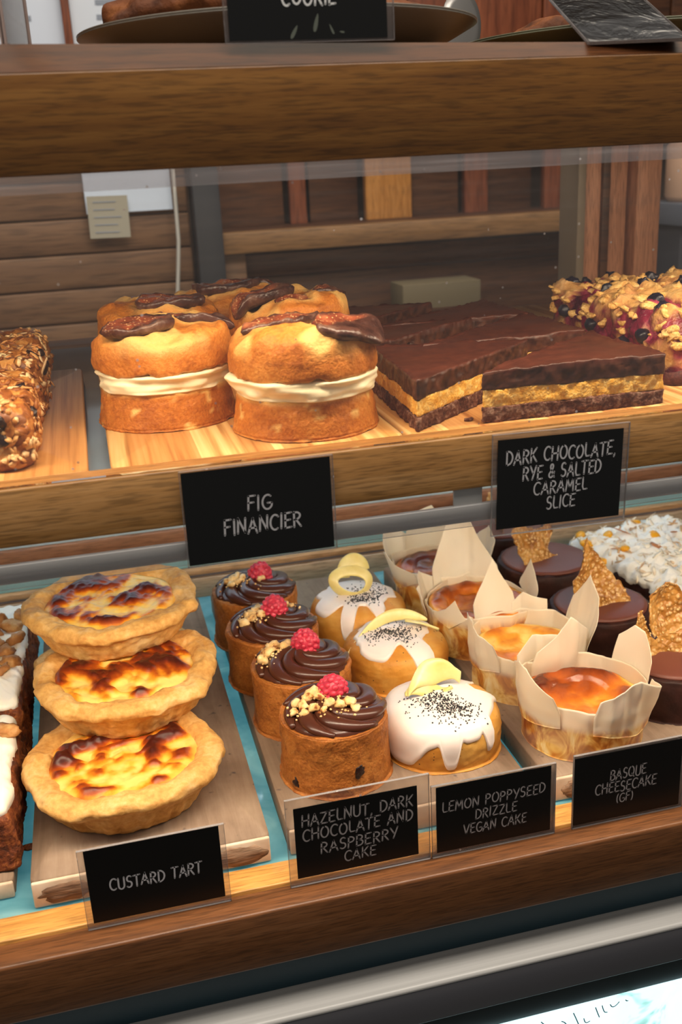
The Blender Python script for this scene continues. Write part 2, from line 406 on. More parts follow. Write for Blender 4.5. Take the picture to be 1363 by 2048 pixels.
cb('lamp_housing', X0, X1, .001, .0055, -.2362, -.2242, MALU, .0006)
for x in (-.3, .22, .74): cb('lamp_bracket', x, x+.02, .003, .005, -.2244, -.2120, MALU, 0)
cb('inner_ledge', X0, X1, .0092, .0340, -.5300, -.5025, MLEDGE, .0010)
cb('base_rail', X0, X1, -.0133, .030, -.5550, -.5060, MOAKD, .0022)
cb('deck_glass', X0, X1, .0345, .566, -.5095, -.5035, MDECK, 0)
cb('teal_panel', X0, X1, .010, .018, -.6050, -.5550, MTEAL, 0)
cb('steel_trim', X0, X1, -.0190, .0600, -.6055, -.6000, MSTEEL, .0022)
cb('trim_front', X0, X1, -.0182, .0600, -.6380, -.6056, Mt('shaded_steel', .35, .5, Metallic=.3).col('5c5c61').m, .0005)  # same steel as the top; its dark floor reflection is put into the colour
cb('kick_panel', X0, X1, .004, .02, -.6830, -.6380, MBLACK, 0)
MBOX = Mt('white_enamel', .5, .4).col('dfe6e6').m
cb('under_deck_tray', X0, X1, .03, .566, -.640, -.630, MBOX, 0)
cb('rear_panel', X0, X1, .566, .575, -.640, -.5095, MBOX, 0)
cb('end_panel', X0-.02, X0, 0, .6, -1.35, .055, MOAK); cb('end_panel', X1, X1+.02, 0, .6, -1.35, .055, MOAK)
cb('base_cabinet', X0, X1, .06, .60, -1.35, -.645, plain('dark_base', '1c1f22', .5), 0)
# rear of the lower tier, seen below the upper shelf
MREAR = plain('cool_white_panel', 'b4d3e8', .35)
cb('rear_door', X0, X1, .566, .580, -.4150, -.1970, MREAR, .001)
cb('rear_rail', X0, X1, .560, .590, -.4360, -.4150, wood('brown_rear_rail', '7a4f37', '8d5f44', '9c6d50'), .001)
cb('rear_glass', X0, X1, .566, .575, -.4700, -.4360, plain('cyan_rear_glass', '8cc4d2', .2), 0)
cb('door_track', X0, X1, .555, .59, -.4745, -.4680, wood('pine_track', 'b98c62', 'c99c70', 'd8ae84'), .0005)
cb('track_slot', X0, X1, .560, .59, -.4790, -.4745, plain('grey_slot', '6f6d78', .4), 0)
cb('track_sill', X0, X1, .553, .59, -.5095, -.4790, wood('pine_sill', 'b49678', 'c2a688', 'cdb398'), .0008)
# posts of the rear frame
cb('rear_post', .601, .660, .578, .62, -.19, .054, MPOST, .002); cb('rear_post', .669, .702, .570, .62, -.19, .054, MPOST, .002)
cb('rear_post_bead', .624, .634, .572, .579, -.19, .054, MDARKW, .001)
cb('rear_channel', .590, .6005, .57, .62, -.19, .054, plain('grey_beige_metal', '8a7c6b', .5), .001)
for xx in (-.5,): cb('rear_post', xx, xx+.05, .578, .62, -.19, .054, MREDW, .002)
cb('rear_bottom_rail', X0, X1, .576, .62, -.2125, -.185, MDARKW, .002)
# lower fridge window; its lit interior is put into a glowing mottled colour
def lit():
    m = Mt('lit_window_interior', .3, .5); a = m.noise(26, 3, None, .6, .6); b = m.noise(9, 2)
    c = m.ramp(m.math('MULTIPLY', a, m.math('ADD', b, .5)), [(.28, 'ffffff'), (.68, 'f4fcfb'), (.76, 'b4d0c6'), (.86, '86aa9e')])
    m.col((.0, .0, .0, 1)); m.set('Emission Color', m.mix(1, c, rgb('d8fbff'), 'MULTIPLY')); m.set('Emission Strength', 1.35); return m.m
cb('lit_panel', X0, X1, -.0005, .05, -1.30, -.6850, lit(), 0)
def ribbon2(pts, wd, n=10):
    """flat rounded stroke in the xz plane (front at y = 0)"""
    pts = np.asarray(pts, float); S = []
    d = np.gradient(pts, axis=0); d /= np.linalg.norm(d, axis=1)[:, None]+1e-9; nn = np.stack([-d[:, 1], d[:, 0]], 1)
    L = pts+nn*wd/2; R_ = pts-nn*wd/2
    V = [(p[0], 0, p[1]) for p in L]+[(p[0], 0, p[1]) for p in R_]; k = len(pts)
    S.append((np.array(V), [(i, i+1, k+i+1, k+i) for i in range(k-1)]))
    for p in (pts[0], pts[-1]):
        t = np.arange(n)/n*2*PI; V = [(p[0]+wd/2*math.cos(a), 0, p[1]+wd/2*math.sin(a)) for a in t]; S.append((np.array(V), [tuple(range(n))]))
    return merge(*S)
def smooth(P, k=2):
    P = np.asarray(P, float)
    for _ in range(k):
        Q = [P[0]]
        for a, b in zip(P, P[1:]): Q += [a*.75+b*.25, a*.25+b*.75]
        Q.append(P[-1]); P = np.array(Q)
    return P
S = []
for st in ([(.3191, -.6858), (.3215, -.692), (.3242, -.6995)], [(.3288, -.6945), (.330, -.699), (.332, -.6999), (.3344, -.699)], [(.3393, -.6857), (.341, -.691), (.3432, -.6972)],
           [(.3454, -.6855), (.3465, -.690), (.3480, -.6935), (.3503, -.694)], [(.3529, -.6865), (.3545, -.6895), (.3565, -.690), (.359, -.6885), (.3611, -.6860)],
           [(.3085, -.6915), (.311, -.693), (.3134, -.6968)], [(.2899, -.6865), (.2925, -.690), (.2952, -.6913)], [(.3673, -.6857), (.368, -.687), (.3694, -.6871)]):
    S.append(ribbon2(smooth(st), .0009))
V, F = merge(*S); link('script_lettering', (V+np.array([-.25, -.27-.0012, H]), F), plain('teal_script', '0f6f86', .5), case, smooth=False)

# ================================================================== hand lettered cards
def arc(cx, cy, rx, ry, a0, a1, n=10):
    return [(cx+rx*math.cos(math.radians(a0+(a1-a0)*i/n)), cy+ry*math.sin(math.radians(a0+(a1-a0)*i/n))) for i in range(n+1)]
G = {
 'A': (.72, [[(0, 0), (.36, 1)], [(.34, .98), (.70, 0)], [(.13, .33), (.60, .36)]]),
 'B': (.62, [[(.05, 0), (.07, 1)], [(.07, .98)]+arc(.22, .77, .30, .22, 80, -80)+[(.08, .53)], [(.08, .53)]+arc(.25, .28, .34, .26, 75, -85)+[(.05, .02)]]),
 'C': (.66, [arc(.40, .5, .36, .5, 48, 305, 14)]),
 'D': (.68, [[(.07, 0), (.06, 1)], [(.04, .99)]+arc(.12, .5, .52, .50, 82, -82, 12)+[(.07, .01)]]),
 'E': (.58, [[(.07, 0), (.08, 1)], [(.08, .98), (.54, 1)], [(.08, .52), (.46, .54)], [(.07, .01), (.54, .03)]]),
 'F': (.56, [[(.07, 0), (.08, 1)], [(.08, .98), (.54, 1)], [(.08, .52), (.44, .54)]]),
 'G': (.70, [arc(.40, .5, .36, .5, 52, 330, 14)+[(.70, .42)], [(.42, .44), (.72, .43)]]),
 'H': (.70, [[(.06, 0), (.07, 1)], [(.62, 0), (.63, 1)], [(.07, .5), (.62, .53)]]),
 'I': (.20, [[(.09, 0), (.10, 1)]]),
 'K': (.66, [[(.07, 0), (.07, 1)], [(.58, 1), (.09, .44)], [(.20, .55), (.62, .02)]]),
 'L': (.56, [[(.08, 1), (.07, .02), (.52, .04)]]),
 'M': (.84, [[(.05, 0), (.12, 1)], [(.12, 1), (.42, .30)], [(.42, .30), (.70, 1)], [(.70, 1), (.78, 0)]]),
 'N': (.72, [[(.06, 0), (.08, 1)], [(.08, .98), (.62, .04)], [(.62, .04), (.64, 1)]]),
 'O': (.76, [arc(.38, .5, .34, .48, 95, 457, 18)]),
 'P': (.60, [[(.07, 0), (.07, 1)], [(.07, .98)]+arc(.20, .74, .34, .25, 82, -82)+[(.08, .47)]]),
 'Q': (.78, [arc(.38, .5, .34, .48, 95, 457, 18), [(.46, .26), (.74, -.08)]]),
 'R': (.64, [[(.07, 0), (.07, 1)], [(.07, .98)]+arc(.20, .75, .34, .24, 82, -82)+[(.08, .50)], [(.22, .50), (.60, .0)]]),
 'S': (.58, [arc(.30, .75, .22, .25, 40, 250, 9)+arc(.28, .25, .25, .26, 75, -140, 9)]),
 'T': (.64, [[(.0, .97), (.62, 1)], [(.31, .98), (.30, 0)]]),
 'U': (.68, [[(.06, 1), (.06, .36)]+arc(.34, .30, .28, .30, 180, 360, 8)+[(.62, 1)]]),
 'V': (.68, [[(0, 1), (.33, 0)], [(.33, 0), (.66, 1)]]),
 'Y': (.64, [[(0, 1), (.31, .46)], [(.62, 1), (.26, 0)]]),
 'Z': (.64, [[(.04, .97), (.58, .99)], [(.58, .99), (.04, .02)], [(.04, .02), (.62, .04)]]),
 '&': (.62, [[(.60, .02), (.16, .72)]+arc(.30, .83, .14, .16, 190, -30, 8)+[(.40, .66), (.10, .34)]+arc(.24, .20, .20, .20, 160, 330, 8)+[(.58, .42)]]),
 ',': (.22, [[(.12, .08), (.06, -.12)]]), '(': (.30, [arc(.42, .48, .32, .62, 125, 235, 8)]), ')': (.30, [arc(-.12, .48, .32, .62, 55, -55, 8)]),
 '6': (.6, [[(.46, .98)]+arc(.42, .45, .36, .5, 120, 200, 6)+arc(.32, .28, .26, .28, 190, 500, 12)]),
 ' ': (.42, [])}
def text_mesh(txt, x0, x1, zc, h, seed=0):
    """stroke lettering fitted between x0 and x1, centred at height zc"""
    rnd = random.Random(seed); gap = .13
    W = sum(G[c][0]+gap for c in txt)-gap; k = (x1-x0)/W; x = x0; S = []
    for c in txt:
        wd, st = G[c]; a = rnd.uniform(-.05, .05); dz = rnd.uniform(-.05, .05)*h; sh = .06
        for s in st:
            P = np.array(s, float); P = P+np.array([rnd.uniform(-.012, .012), rnd.uniform(-.012, .012)])
            if len(P) > 2: P = smooth(P, 1)
            X_ = (P[:, 0]+sh*(P[:, 1]-.5))*k; Z_ = (P[:, 1]-.5)*h
            q = np.stack([x+X_*math.cos(a)-Z_*math.sin(a)*.4, zc+Z_+X_*math.sin(a)+dz], 1)
            S.append(ribbon2(q, h*.125, 8))
        x += (wd+gap)*k
    return S
def card(name, label, loc, wd, ht, lines, sleeve, ry=0, rx=0, rz=0, group=None, ink=None, cardm=None, extra=None):
    """lines: (text, left, right, centre from top, height) as fractions of the card"""
    root = thing(name, label, 'label card', loc, rz, group, rx, ry)
    link('card', boxm(-wd/2, wd/2, -.0003, .0003, 0, ht), cardm or MCARD, root, smooth=False)
    l, r, b, t = sleeve
    ps = link('plastic_sleeve', boxm(-wd/2-l, wd/2+r, .0004, .0012, -b, ht+t), MSLEEVE, root, smooth=False, label='clear plastic sleeve')
    E_ = []; y = -.0004
    e = .00032
    for q in (boxm(-wd/2-l, wd/2+r, y-.0004, y+.0016, -b, -b+e), boxm(-wd/2-l, wd/2+r, y-.0004, y+.0016, ht+t-e, ht+t),
              boxm(-wd/2-l, -wd/2-l+e, y-.0004, y+.0016, -b, ht+t), boxm(wd/2+r-e, wd/2+r, y-.0004, y+.0016, -b, ht+t)): E_.append(q)
    link('sleeve_edge', merge(*E_), MEDGE, ps, smooth=False)
    S = []
    for i, (tx, a, b_, zc, h) in enumerate(lines): S += text_mesh(tx, (a-.5)*wd, (b_-.5)*wd, ht*(1-zc), ht*h, len(tx)*7+i)
    if S:
        V, F = merge(*S); link('lettering', (V+np.array([0, -.00045, 0]), F), ink or MINK, root, smooth=False, label='pale hand drawn lettering')
    if extra: extra(root)
    return root
MEDGE = glass_mat('sleeve_edge_plastic', (.9, .88, .86, 1), 1.0, .28, .2)
MINK2 = plain('warm_grey_print', '8f8784', .6)
card('price_card', 'black card lettered FIG FINANCIER on the upper shelf front', (.0882, -.0040, -.2381), .0936, .0608,
     [('FIG', .42, .585, .40, .155), ('FINANCIER', .25, .78, .635, .165)], (.0012, .002, .0012, .0012))
card('price_card', 'black card lettered DARK CHOCOLATE, RYE & SALTED CARAMEL SLICE on the upper shelf front', (.2926, -.0040, -.2430), .0906, .0622,
     [('DARK CHOCOLATE,', .065, .945, .205, .15), ('RYE & SALTED', .20, .83, .40, .15), ('CARAMEL', .29, .725, .58, .14), ('SLICE', .395, .63, .755, .14)], (.004, .0045, .0045, .0040), ry=.0176)
card('price_card', 'black card lettered CUSTARD TART before the stacked tarts', (-.0040, .0060, -.5005), .0932, .0604,
     [('CUSTARD TART', .155, .845, .52, .155)], (.0045, .0040, .0050, .0012))
card('price_card', 'black card lettered HAZELNUT, DARK CHOCOLATE AND RASPBERRY CAKE on the lower ledge', (.1430, .0060, -.4990), .0930, .0604,
     [('HAZELNUT, DARK', .06, .965, .19, .16), ('CHOCOLATE AND', .06, .96, .40, .16), ('RASPBERRY', .195, .83, .615, .155), ('CAKE', .385, .645, .80, .145)], (.006, .0095, .0065, .0085), ink=MINK2)
card('price_card', 'black card lettered LEMON POPPYSEED DRIZZLE VEGAN CAKE on the lower ledge', (.2505, .0060, -.5018), .0926, .0578,
     [('LEMON POPPYSEED', .05, .95, .315, .15), ('DRIZZLE', .335, .70, .515, .145), ('VEGAN CAKE', .23, .785, .72, .145)], (.004, .004, .004, .002), ink=MINK2)
card('price_card', 'black card lettered BASQUE CHEESECAKE (GF) on the lower ledge', (.3625, .0060, -.5030), .0918, .0604,
     [('BASQUE', .33, .665, .34, .15), ('CHEESECAKE', .195, .77, .53, .15), ('(GF)', .395, .555, .71, .13)], (.0012, .003, .003, .003), ink=MINK2)
def sprig(root):
    S = []
    for (x, z, ang, L, wd) in ((.004, .0085, 75, .010, .0022), (-.009, .004, 60, .008, .0020), (.013, .005, 115, .006, .0012), (.019, .0035, 170, .003, .0010)):
        t = np.linspace(0, 2*PI, 15)[:-1]; a = math.radians(ang)
        px, pz = np.cos(t)*L/2, np.sin(t)*wd/2*(1-.4*np.cos(t))
        S.append((np.stack([x+px*math.cos(a)-pz*math.sin(a), np.full(14, -.0005), z+px*math.sin(a)+pz*math.cos(a)], 1), [tuple(range(14))]))
    S.append(ribbon2(np.array([(-.021, .0145), (-.010, .0145)]), .0008))
    V, F = merge(*S); link('leaf_drawing', (V+np.array([0, 0, 0]), F), plain('sage_print', '50554a', .7), root, smooth=False)
card('price_card', 'black card lettered COOKIE standing on top of the case before the large plate', (.1420, .0190, .0640), .0925, .0604,
     [('COOKIE', .335, .675, .625, .155)], (.0025, .0042, .0015, .0012), ink=plain('bright_print', 'c9c8c4', .6), extra=sprig)
def crumple():
    m = Mt('crumpled_gloss_black', .16, .6); a = m.noise(22, 4, None, .6, 1.2); m.col('0b0c0d'); m.bump(a, .7, .0025)
    m.b.inputs['Coat Weight'].default_value = .6; return m.m
card('price_card', 'glossy crumpled black card leaning back on the right end of the case top', (.3500, .0200, .0590), .0610, .0880,
     [], (.0015, .0015, .0012, .0015), rx=-math.radians(66), rz=-.13, cardm=crumple())

# ================================================================== upper shelf
ZS = -.1785
def board(name, label, x0, x1, y0, y1, ztop, th, mat, r=.008, hole=None, group='bamboo serving boards'):
    cx, cy = (x0+x1)/2, (y0+y1)/2
    out = rrect(x0-cx, x1-cx, y0-cy, y1-cy, r, 8)
    m = min(x1-x0, y1-y0); e = 1-.002/m*1.2
    S = loft(out, [(0, 0), (e, 0), (1, .0015), (1, th-.0015), (e, th), (0, th)])
    return tag(link(name, S, mat, loc=(cx, cy, ztop-th)), label, 'board', group)
board('bamboo_board', 'bamboo board at the left end of the upper shelf under the granola slices', -.190, -.0130, .030, .392, ZS, .0095, MBAMBOO)
board('bamboo_board', 'bamboo board under the fig financiers', .0010, .1955, .0285, .395, ZS, .0095, MBAMBOO)
board('bamboo_board', 'bamboo board under the chocolate caramel slices and berry crumble', .1985, .600, .0285, .530, ZS, .0095, MBAMBOO)

# ---- fig financiers
def sponge(name, base='d98a2f', lo='b5651d', hi='f0b556', pore=120):
    m = Mt(name, .55, .3); a = m.noise(28, 4); b = m.noise(pore, 3)
    c = m.ramp(m.math('ADD', m.math('MULTIPLY', a, .65), m.math('MULTIPLY', m.noise(500, 2), .35)), [(.30, lo), (.5, base), (.68, hi)])
    c = m.mix(m.ramp(b, [(.54, 0.), (.66, .6)]), c, rgb(lo)); pale = m.attr()
    m.col(m.mix(pale, c, rgb('e6be74'))); m.bump(m.math('ADD', m.noise(420, 3), m.math('MULTIPLY', b, 1.2)), .6, .0014)
    m.set('Subsurface Weight', .12); m.b.inputs['Subsurface Radius'].default_value = (.004, .002, .001); m.b.inputs['Subsurface Scale'].default_value = 1
    return m.m
MSPONGE = sponge('golden_sponge', 'bf732a', '96501a', 'd28e42')
MCREAM = Mt('vanilla_cream', .35, .4).col('fbeecb').set('Subsurface Weight', .2); MCREAM.b.inputs['Subsurface Radius'].default_value = (.004, .003, .002); MCREAM.b.inputs['Subsurface Scale'].default_value = 1; MCREAM.bump(MCREAM.noise(60, 3), .2, .001); MCREAM = MCREAM.m
def fig_mat():
    m = Mt('baked_fig', .3, .5); k = m.attr(); a = m.noise(60, 3); sd = m.vor(420)
    skin = m.ramp(a, [(.3, '2b1714'), (.55, '4d3029'), (.8, '85695a')])
    flesh = m.mix(m.ramp(sd, [(.18, 1.), (.32, 0.)]), m.ramp(a, [(.3, '5d2c1c'), (.55, '8a4730'), (.75, 'b07852')]), rgb('cda070'))
    m.col(m.mix(k, skin, flesh)); m.bump(m.math('ADD', a, m.math('MULTIPLY', sd, -.4)), .5, .0015); return m.m
MFIG = fig_mat()
CAP = [(0, .0315), (.45, .0310), (.76, .0295), (.94, .0262), (1.0, .0205), (1.02, .005), (.97, .001)]
def fig_slice(R, z0, fx, fy, fa, fl, fw, th, seed, flesh=(0, 0, 9)):
    """half fig slice draped over the cap: flat shape first, then laid along the cap's own profile"""
    n = 56; t = np.arange(n)/n*2*PI; r = 1+.07*np.sin(3*t+seed)+.03*np.sin(7*t+seed)
    out = np.stack([fl*np.cos(t)*r*(1+.14*np.cos(t)), fw*np.sin(t)*r], 1)
    S = loft(out, [(0, 0), (.7, 0), (.94, .15), (1, .5), (1.0, .85), (.95, 1.0), (.88, .97), (.78, .88), (.64, .82), (.48, .80), (.32, .79), (.16, .78), (0, .78)])
    V, F = S; V = V.copy(); q = V[:, :2]; rad = np.hypot(q[:, 0]/fl, q[:, 1]/fw)
    mk = sst(.93, .78, rad)*(V[:, 2] > .7)*sst(flesh[2], flesh[2]-.35, q[:, 0]/fl*flesh[0]+q[:, 1]/fw*flesh[1])
    P = np.array(dense([(a*R, b) for a, b in CAP], 8)); s = np.concatenate([[0], np.cumsum(np.hypot(*np.diff(P, axis=0).T))])
    ca, sa = math.cos(fa), math.sin(fa); x = (fx+q[:, 0]*ca-q[:, 1]*sa)*R; y = (fy+q[:, 0]*sa+q[:, 1]*ca)*R
    d = np.hypot(x, y); a = np.arctan2(y, x); rp = np.interp(d, s, P[:, 0]); zp = np.interp(d, s, P[:, 1])
    T = np.gradient(P, axis=0); T /= np.linalg.norm(T, axis=1)[:, None]; nr = np.interp(d, s, -T[:, 1]); nz = np.interp(d, s, T[:, 0])
    h = V[:, 2]*th-.0015+.0020*(V[:, 2] > .5)*fbm(np.stack([x, y, x*0], 1), 90, 2, seed); W = np.stack([(rp+nr*h)*np.cos(a), (rp+nr*h)*np.sin(a), z0+zp+nz*h], 1)
    W = W+normals(W, F)*(.0007*fbm(W, 300, 2, seed))[:, None]
    return (W, F), mk
def financier(label, loc, rz, seed, figs, hb=.027, split=None):
    root = thing('fig_financier', label, 'financier', loc, rz, 'fig financiers on the bamboo board')
    R = .0505
    S = lathe(dense([(0, 0), (R*.93, 0), (R*1.01, .002), (R*1.0, .006), (R*.955, .018), (R*.925, hb-.002), (R*.89, hb), (R*.6, hb+.001), (0, hb+.001)], 5), 90)
    V, F = push(S, .0009*fbm(S[0], 90, 3, seed)+.0006*fbm(S[0], 300, 2, seed))
    th = np.arctan2(V[:, 1], V[:, 0])
    mk = sst(hb-.004, hb+.0005, V[:, 2])*.9+.8*sst(.72, .85, fbm(V, 80, 2, seed+5))
    link('cake_base', (V, F), MSPONGE, root, mask=mk)
    # cream
    S = lathe(dense([(0, hb-.001), (R*.86, hb-.001), (R*.97, hb+.002), (R*.99, hb+.008), (R*.94, hb+.0135), (0, hb+.0135)], 5), 80)
    V, F = S; th = np.arctan2(V[:, 1], V[:, 0]); q = np.stack([np.cos(th)*1.6, np.sin(th)*1.6, V[:, 2]*90], 1)
    k = sst(R*.5, R*.85, np.hypot(V[:, 0], V[:, 1])); d = (.0035*fbm(q, 1.2, 3, seed+2)-.0006)*k
    V = V.copy(); V[:, 0] += d*np.cos(th); V[:, 1] += d*np.sin(th); link('cream_filling', (V, F), MCREAM, root)
    # top
    z0 = hb+.0115
    S = lathe(dense([(0, z0+.0008), (R*.86, z0+.0008), (R*.97, z0+.0018), (R*1.02, z0+.005), (R*1.0, z0+.0205), (R*.94, z0+.0262), (R*.76, z0+.0295), (R*.45, z0+.0310), (0, z0+.0315)], 6), 110)
    V, F = S; V = V.copy(); x, y = V[:, 0]/R, V[:, 1]/R; up = sst(z0+.012, z0+.028, V[:, 2])
    mk = np.zeros(len(V))
    # cracks where the figs sink in
    for (fx, fy, fa, fl, fw, *_) in figs:
        ca, sa = math.cos(fa), math.sin(fa); u = (x-fx)*ca+(y-fy)*sa; v = -(x-fx)*sa+(y-fy)*ca
        g = np.exp(-(u/(fl*.62))**4-(v/(fw*.75))**4); g2 = np.exp(-(u/(fl*.8))**4-(v/(fw*1.15))**4)
        V[:, 2] -= up*.0050*g; V[:, 2] += up*.0050*(g2-g); mk = np.maximum(mk, up*(g2-g)*1.3)
    V[:, 2] += up*(.0055*fbm(np.stack([x, y, x*0], 1), 1.7, 3, seed+9))
    mk = np.maximum(mk, .75*up*sst(.1, .55, fbm(np.stack([x, y, x*0], 1), 2.1, 2, seed+3)))
    mk = np.maximum(mk, sst(z0+.004, z0+.0005, V[:, 2])*.8)
    th = np.arctan2(y, x); ed = sst(z0+.007, z0, V[:, 2]); rr = .0016*fbm(np.stack([np.cos(th)*4, np.sin(th)*4, th*0], 1), 1.5, 3, seed); V[:, 2] += ed*rr*1.3
    V = V+normals(V, F)*(.0005*fbm(V, 260, 2, seed)+.0008*fbm(V, 70, 2, seed))[:, None]
    link('cake_top', (V, F), MSPONGE, root, mask=mk)
    for i, (fx, fy, fa, fl, fw, th_, *fb) in enumerate(figs):
        (V, F), mk = fig_slice(R, z0, fx, fy, fa, fl, fw, th_, seed+i, fb[0] if fb else (0, 0, 9)); link('fig_slice', (V, F), MFIG, root, mask=mk)
    return root
financier('fig financier at the front right with a dark glossy curled fig on its top right', (.1400, .0870, ZS), .0, 3, [(.48, -.52, .42, .56, .36, .0100, (.35, -1, .05)), (-.30, .18, .5, .66, .22, .0065)])
financier('fig financier at the front left with a pink cut fig on its top left', (.0490, .1560, ZS), 0, 5, [(-.34, -.42, .22, .50, .32, .0085, (.5, -1, .55)), (.42, .10, -.5, .56, .22, .0065, (1, 0, 0))])
financier('fig financier in the second row with a brown oval fig lying flat on top', (.0570, .2720, ZS), 0, 8, [(.05, -.42, .05, .54, .34, .0090), (-.1, .6, .2, .5, .2, .006)])
financier('fig financier behind the front right one with a long dark fig slanting across it', (.1640, .2500, ZS), 0, 11, [(-.48, -.22, .62, .64, .28, .0105, (.4, -1, .10)), (.66, -.10, .9, .38, .22, .008, (0, -1, 0)), (.02, -.62, .1, .4, .16, .005)])
financier('fig financier farthest back, dim behind the others', (.1230, .3350, ZS), 0, 14, [(-.1, -.2, .2, .60, .36, .009, (0, -1, 0)), (.6, .2, -.3, .4, .3, .008)])

# ---- dark chocolate caramel slices
def layer_mat(name, lo, mid, hi, sc=60, rough=.5, bump=.5, spec=.4):
    m = Mt(name, rough, spec); a = m.noise(sc, 4, None, .65); b = m.noise(sc*5, 2)
    m.col(m.ramp(m.math('ADD', m.math('MULTIPLY', a, .6), m.math('MULTIPLY', b, .4)), [(.35, lo), (.5, mid), (.66, hi)])); m.bump(m.math('ADD', a, b), bump, .0012); return m.m
MRYE = layer_mat('rye_base', '3f231b', '6b4334', 'a98a78', 90, .8, .7, .2)
MCARA = layer_mat('salted_caramel', 'd8962f', 'efbb58', 'fae096', 110, .45, .6)
def choc_mat():
    m = Mt('dark_chocolate', .42, .45); k = m.attr(); a = m.noise(30, 4); b = m.noise(120, 3)
    c = m.ramp(m.math('ADD', m.math('MULTIPLY', a, .5), m.math('MULTIPLY', b, .5)), [(.35, '401c12'), (.6, '522719'), (.75, '633426')])
    m.col(m.mix(k, c, m.ramp(b, [(.35, '2c130c'), (.65, '56301f')]))); m.bump(m.math('ADD', a, m.math('MULTIPLY', b, m.math('MULTIPLY', k, 1.5))), .3, .001); return m.m
MCHOC = choc_mat()
def tri_slice(label, pts, seed, h=.0355):
    P = np.array(pts, float); c = P.mean(0); P = P-c
    # rounded corners
    o = []
    for i in range(3):
        a, b, d = P[i-1], P[i], P[(i+1) % 3]; u = (a-b)/np.linalg.norm(a-b); v = (d-b)/np.linalg.norm(d-b); r = .004
        o += [tuple(b+u*r*t*t+v*r*(1-t)*(1-t)) for t in np.linspace(1, 0, 5)]
    if np.cross(P[1]-P[0], P[2]-P[0]) < 0: o = o[::-1]
    out = dens_out(o, .0016)
    root = thing('chocolate_caramel_slice', label, 'slice', (c[0], c[1], ZS), 0, 'triangular chocolate caramel slices')
    def lay(nm, z0, z1, grow, mat, amp, top=False):
        zs = np.linspace(z0, z1, 9); g = 1+grow
        prof = [(0, z0), (.5*g, z0), (.97*g, z0), (g, z0+.0006)]+[(g, z) for z in zs[1:-1]]+[(g, z1-.0004), (.985*g, z1), (.94*g, z1), (.85*g, z1), (.7*g, z1), (.5*g, z1), (.3*g, z1), (0, z1)]
        V, F = loft(out, prof, (0, 0)); s0 = np.repeat([p[0] for p in prof if p[0] > 0], len(out)); s0 = np.concatenate([[0], s0, [0]])
        side = sst(.9, 1, s0/g); N = normals(V, F)
        V = V+N*(side*(amp*fbm(V, 160, 3, seed)+amp*.6*fbm(V, 500, 2, seed)))[:, None]
        wob = .0016*fbm(V*np.array([1, 1, 0]), 40, 2, seed+4)
        if not top: V[:, 2] += np.where(V[:, 2] > (z0+z1)/2, wob, 0)
        else:
            V[:, 2] += np.where(V[:, 2] < (z0+z1)/2, wob, 0)+np.where(V[:, 2] > z1-.002, .0010*fbm(V*np.array([1, 1, 0]), 30, 3, seed), 0)
            lip = np.exp(-((s0/g-.975)/.02)**2)*(V[:, 2] > z1-.002); V[:, 2] += lip*(.0008+.0014*np.clip(fbm(V*np.array([1, 1, 0]), 90, 3, seed+1), 0, 1))
            ed = sst(.96, 1., s0/g)*(V[:, 2] > z1-.003); V[:, :2] *= (1+ed*.014*fbm(V*np.array([1, 1, 0]), 120, 2, seed+6))[:, None]
        link(nm, (V, F), mat, root, mask=side*(V[:, 2] < z1-.0012) if top else None)
    lay('biscuit_base', 0, .0105, .012, MRYE, .0010)
    lay('caramel_layer', .0100, .0225, -.004, MCARA, .0008)
    lay('chocolate_layer', .0220, h, .006, MCHOC, .0007, True)
    return root
G1 = ((.2515, .0350), (.392, .0345), (.391, .146))
G2 = ((.205, .0310), (.212, .166), (.334, .140))
def sh(T, dx, dy, k=1): return [(x+dx, y+dy) for x, y in T]
tri_slice('chocolate caramel slice at the front right showing its long cut face', G1, 1)
tri_slice('chocolate caramel slice at the front left with its point toward the glass', G2, 2)
tri_slice('chocolate caramel slice directly behind the front right one', sh(G1, -.002, .1180), 3)
tri_slice('chocolate caramel slice directly behind the front left one', sh(((.206, .0450), (.212, .150), (.330, .130)), .004, .128), 4)
tri_slice('chocolate caramel slice farthest back on the right side of the pairs', sh(G1, -.004, .2240), 5)
tri_slice('chocolate caramel slice in the third row on the left, dim behind the financiers', sh(((.206, .0350), (.212, .148), (.330, .130)), .006, .246), 6)

def surf_pts(V, F, k, rnd, sel=None):
    f = [q for q in F if len(q) == 4 and (sel is None or sel(V[list(q)].mean(0)))]
    A = np.array([np.linalg.norm(np.cross(V[q[2]]-V[q[0]], V[q[3]]-V[q[1]])) for q in f]); cs = np.cumsum(A); o = []
    for _ in range(k):
        q = f[int(np.searchsorted(cs, rnd.random()*cs[-1]))]; u, v = rnd.random(), rnd.random()
        p = (V[q[0]]*(1-u)+V[q[1]]*u)*(1-v)+(V[q[3]]*(1-u)+V[q[2]]*u)*v
        n = np.cross(V[q[2]]-V[q[0]], V[q[3]]-V[q[1]]); o.append((p, n/(np.linalg.norm(n)+1e-12)))
    return o
def align(n, spin):
    z = Vector(n); q = z.to_track_quat('Z', 'Y').to_matrix() @ Matrix.Rotation(spin, 3, 'Z'); return np.array(q)
def scatter(tmpl, pts, rnd, size, lift=0, jit=.3):
    S = []
    for p, n in pts:
        n = np.array(n)+np.array([rnd.gauss(0, jit) for _ in range(3)]); s = np.array(size)*rnd.uniform(.7, 1.3)
        S.append(((tmpl[0]*s)@align(n, rnd.random()*6.3).T+p+np.array(n)*lift, tmpl[1]))
    return merge(*S)
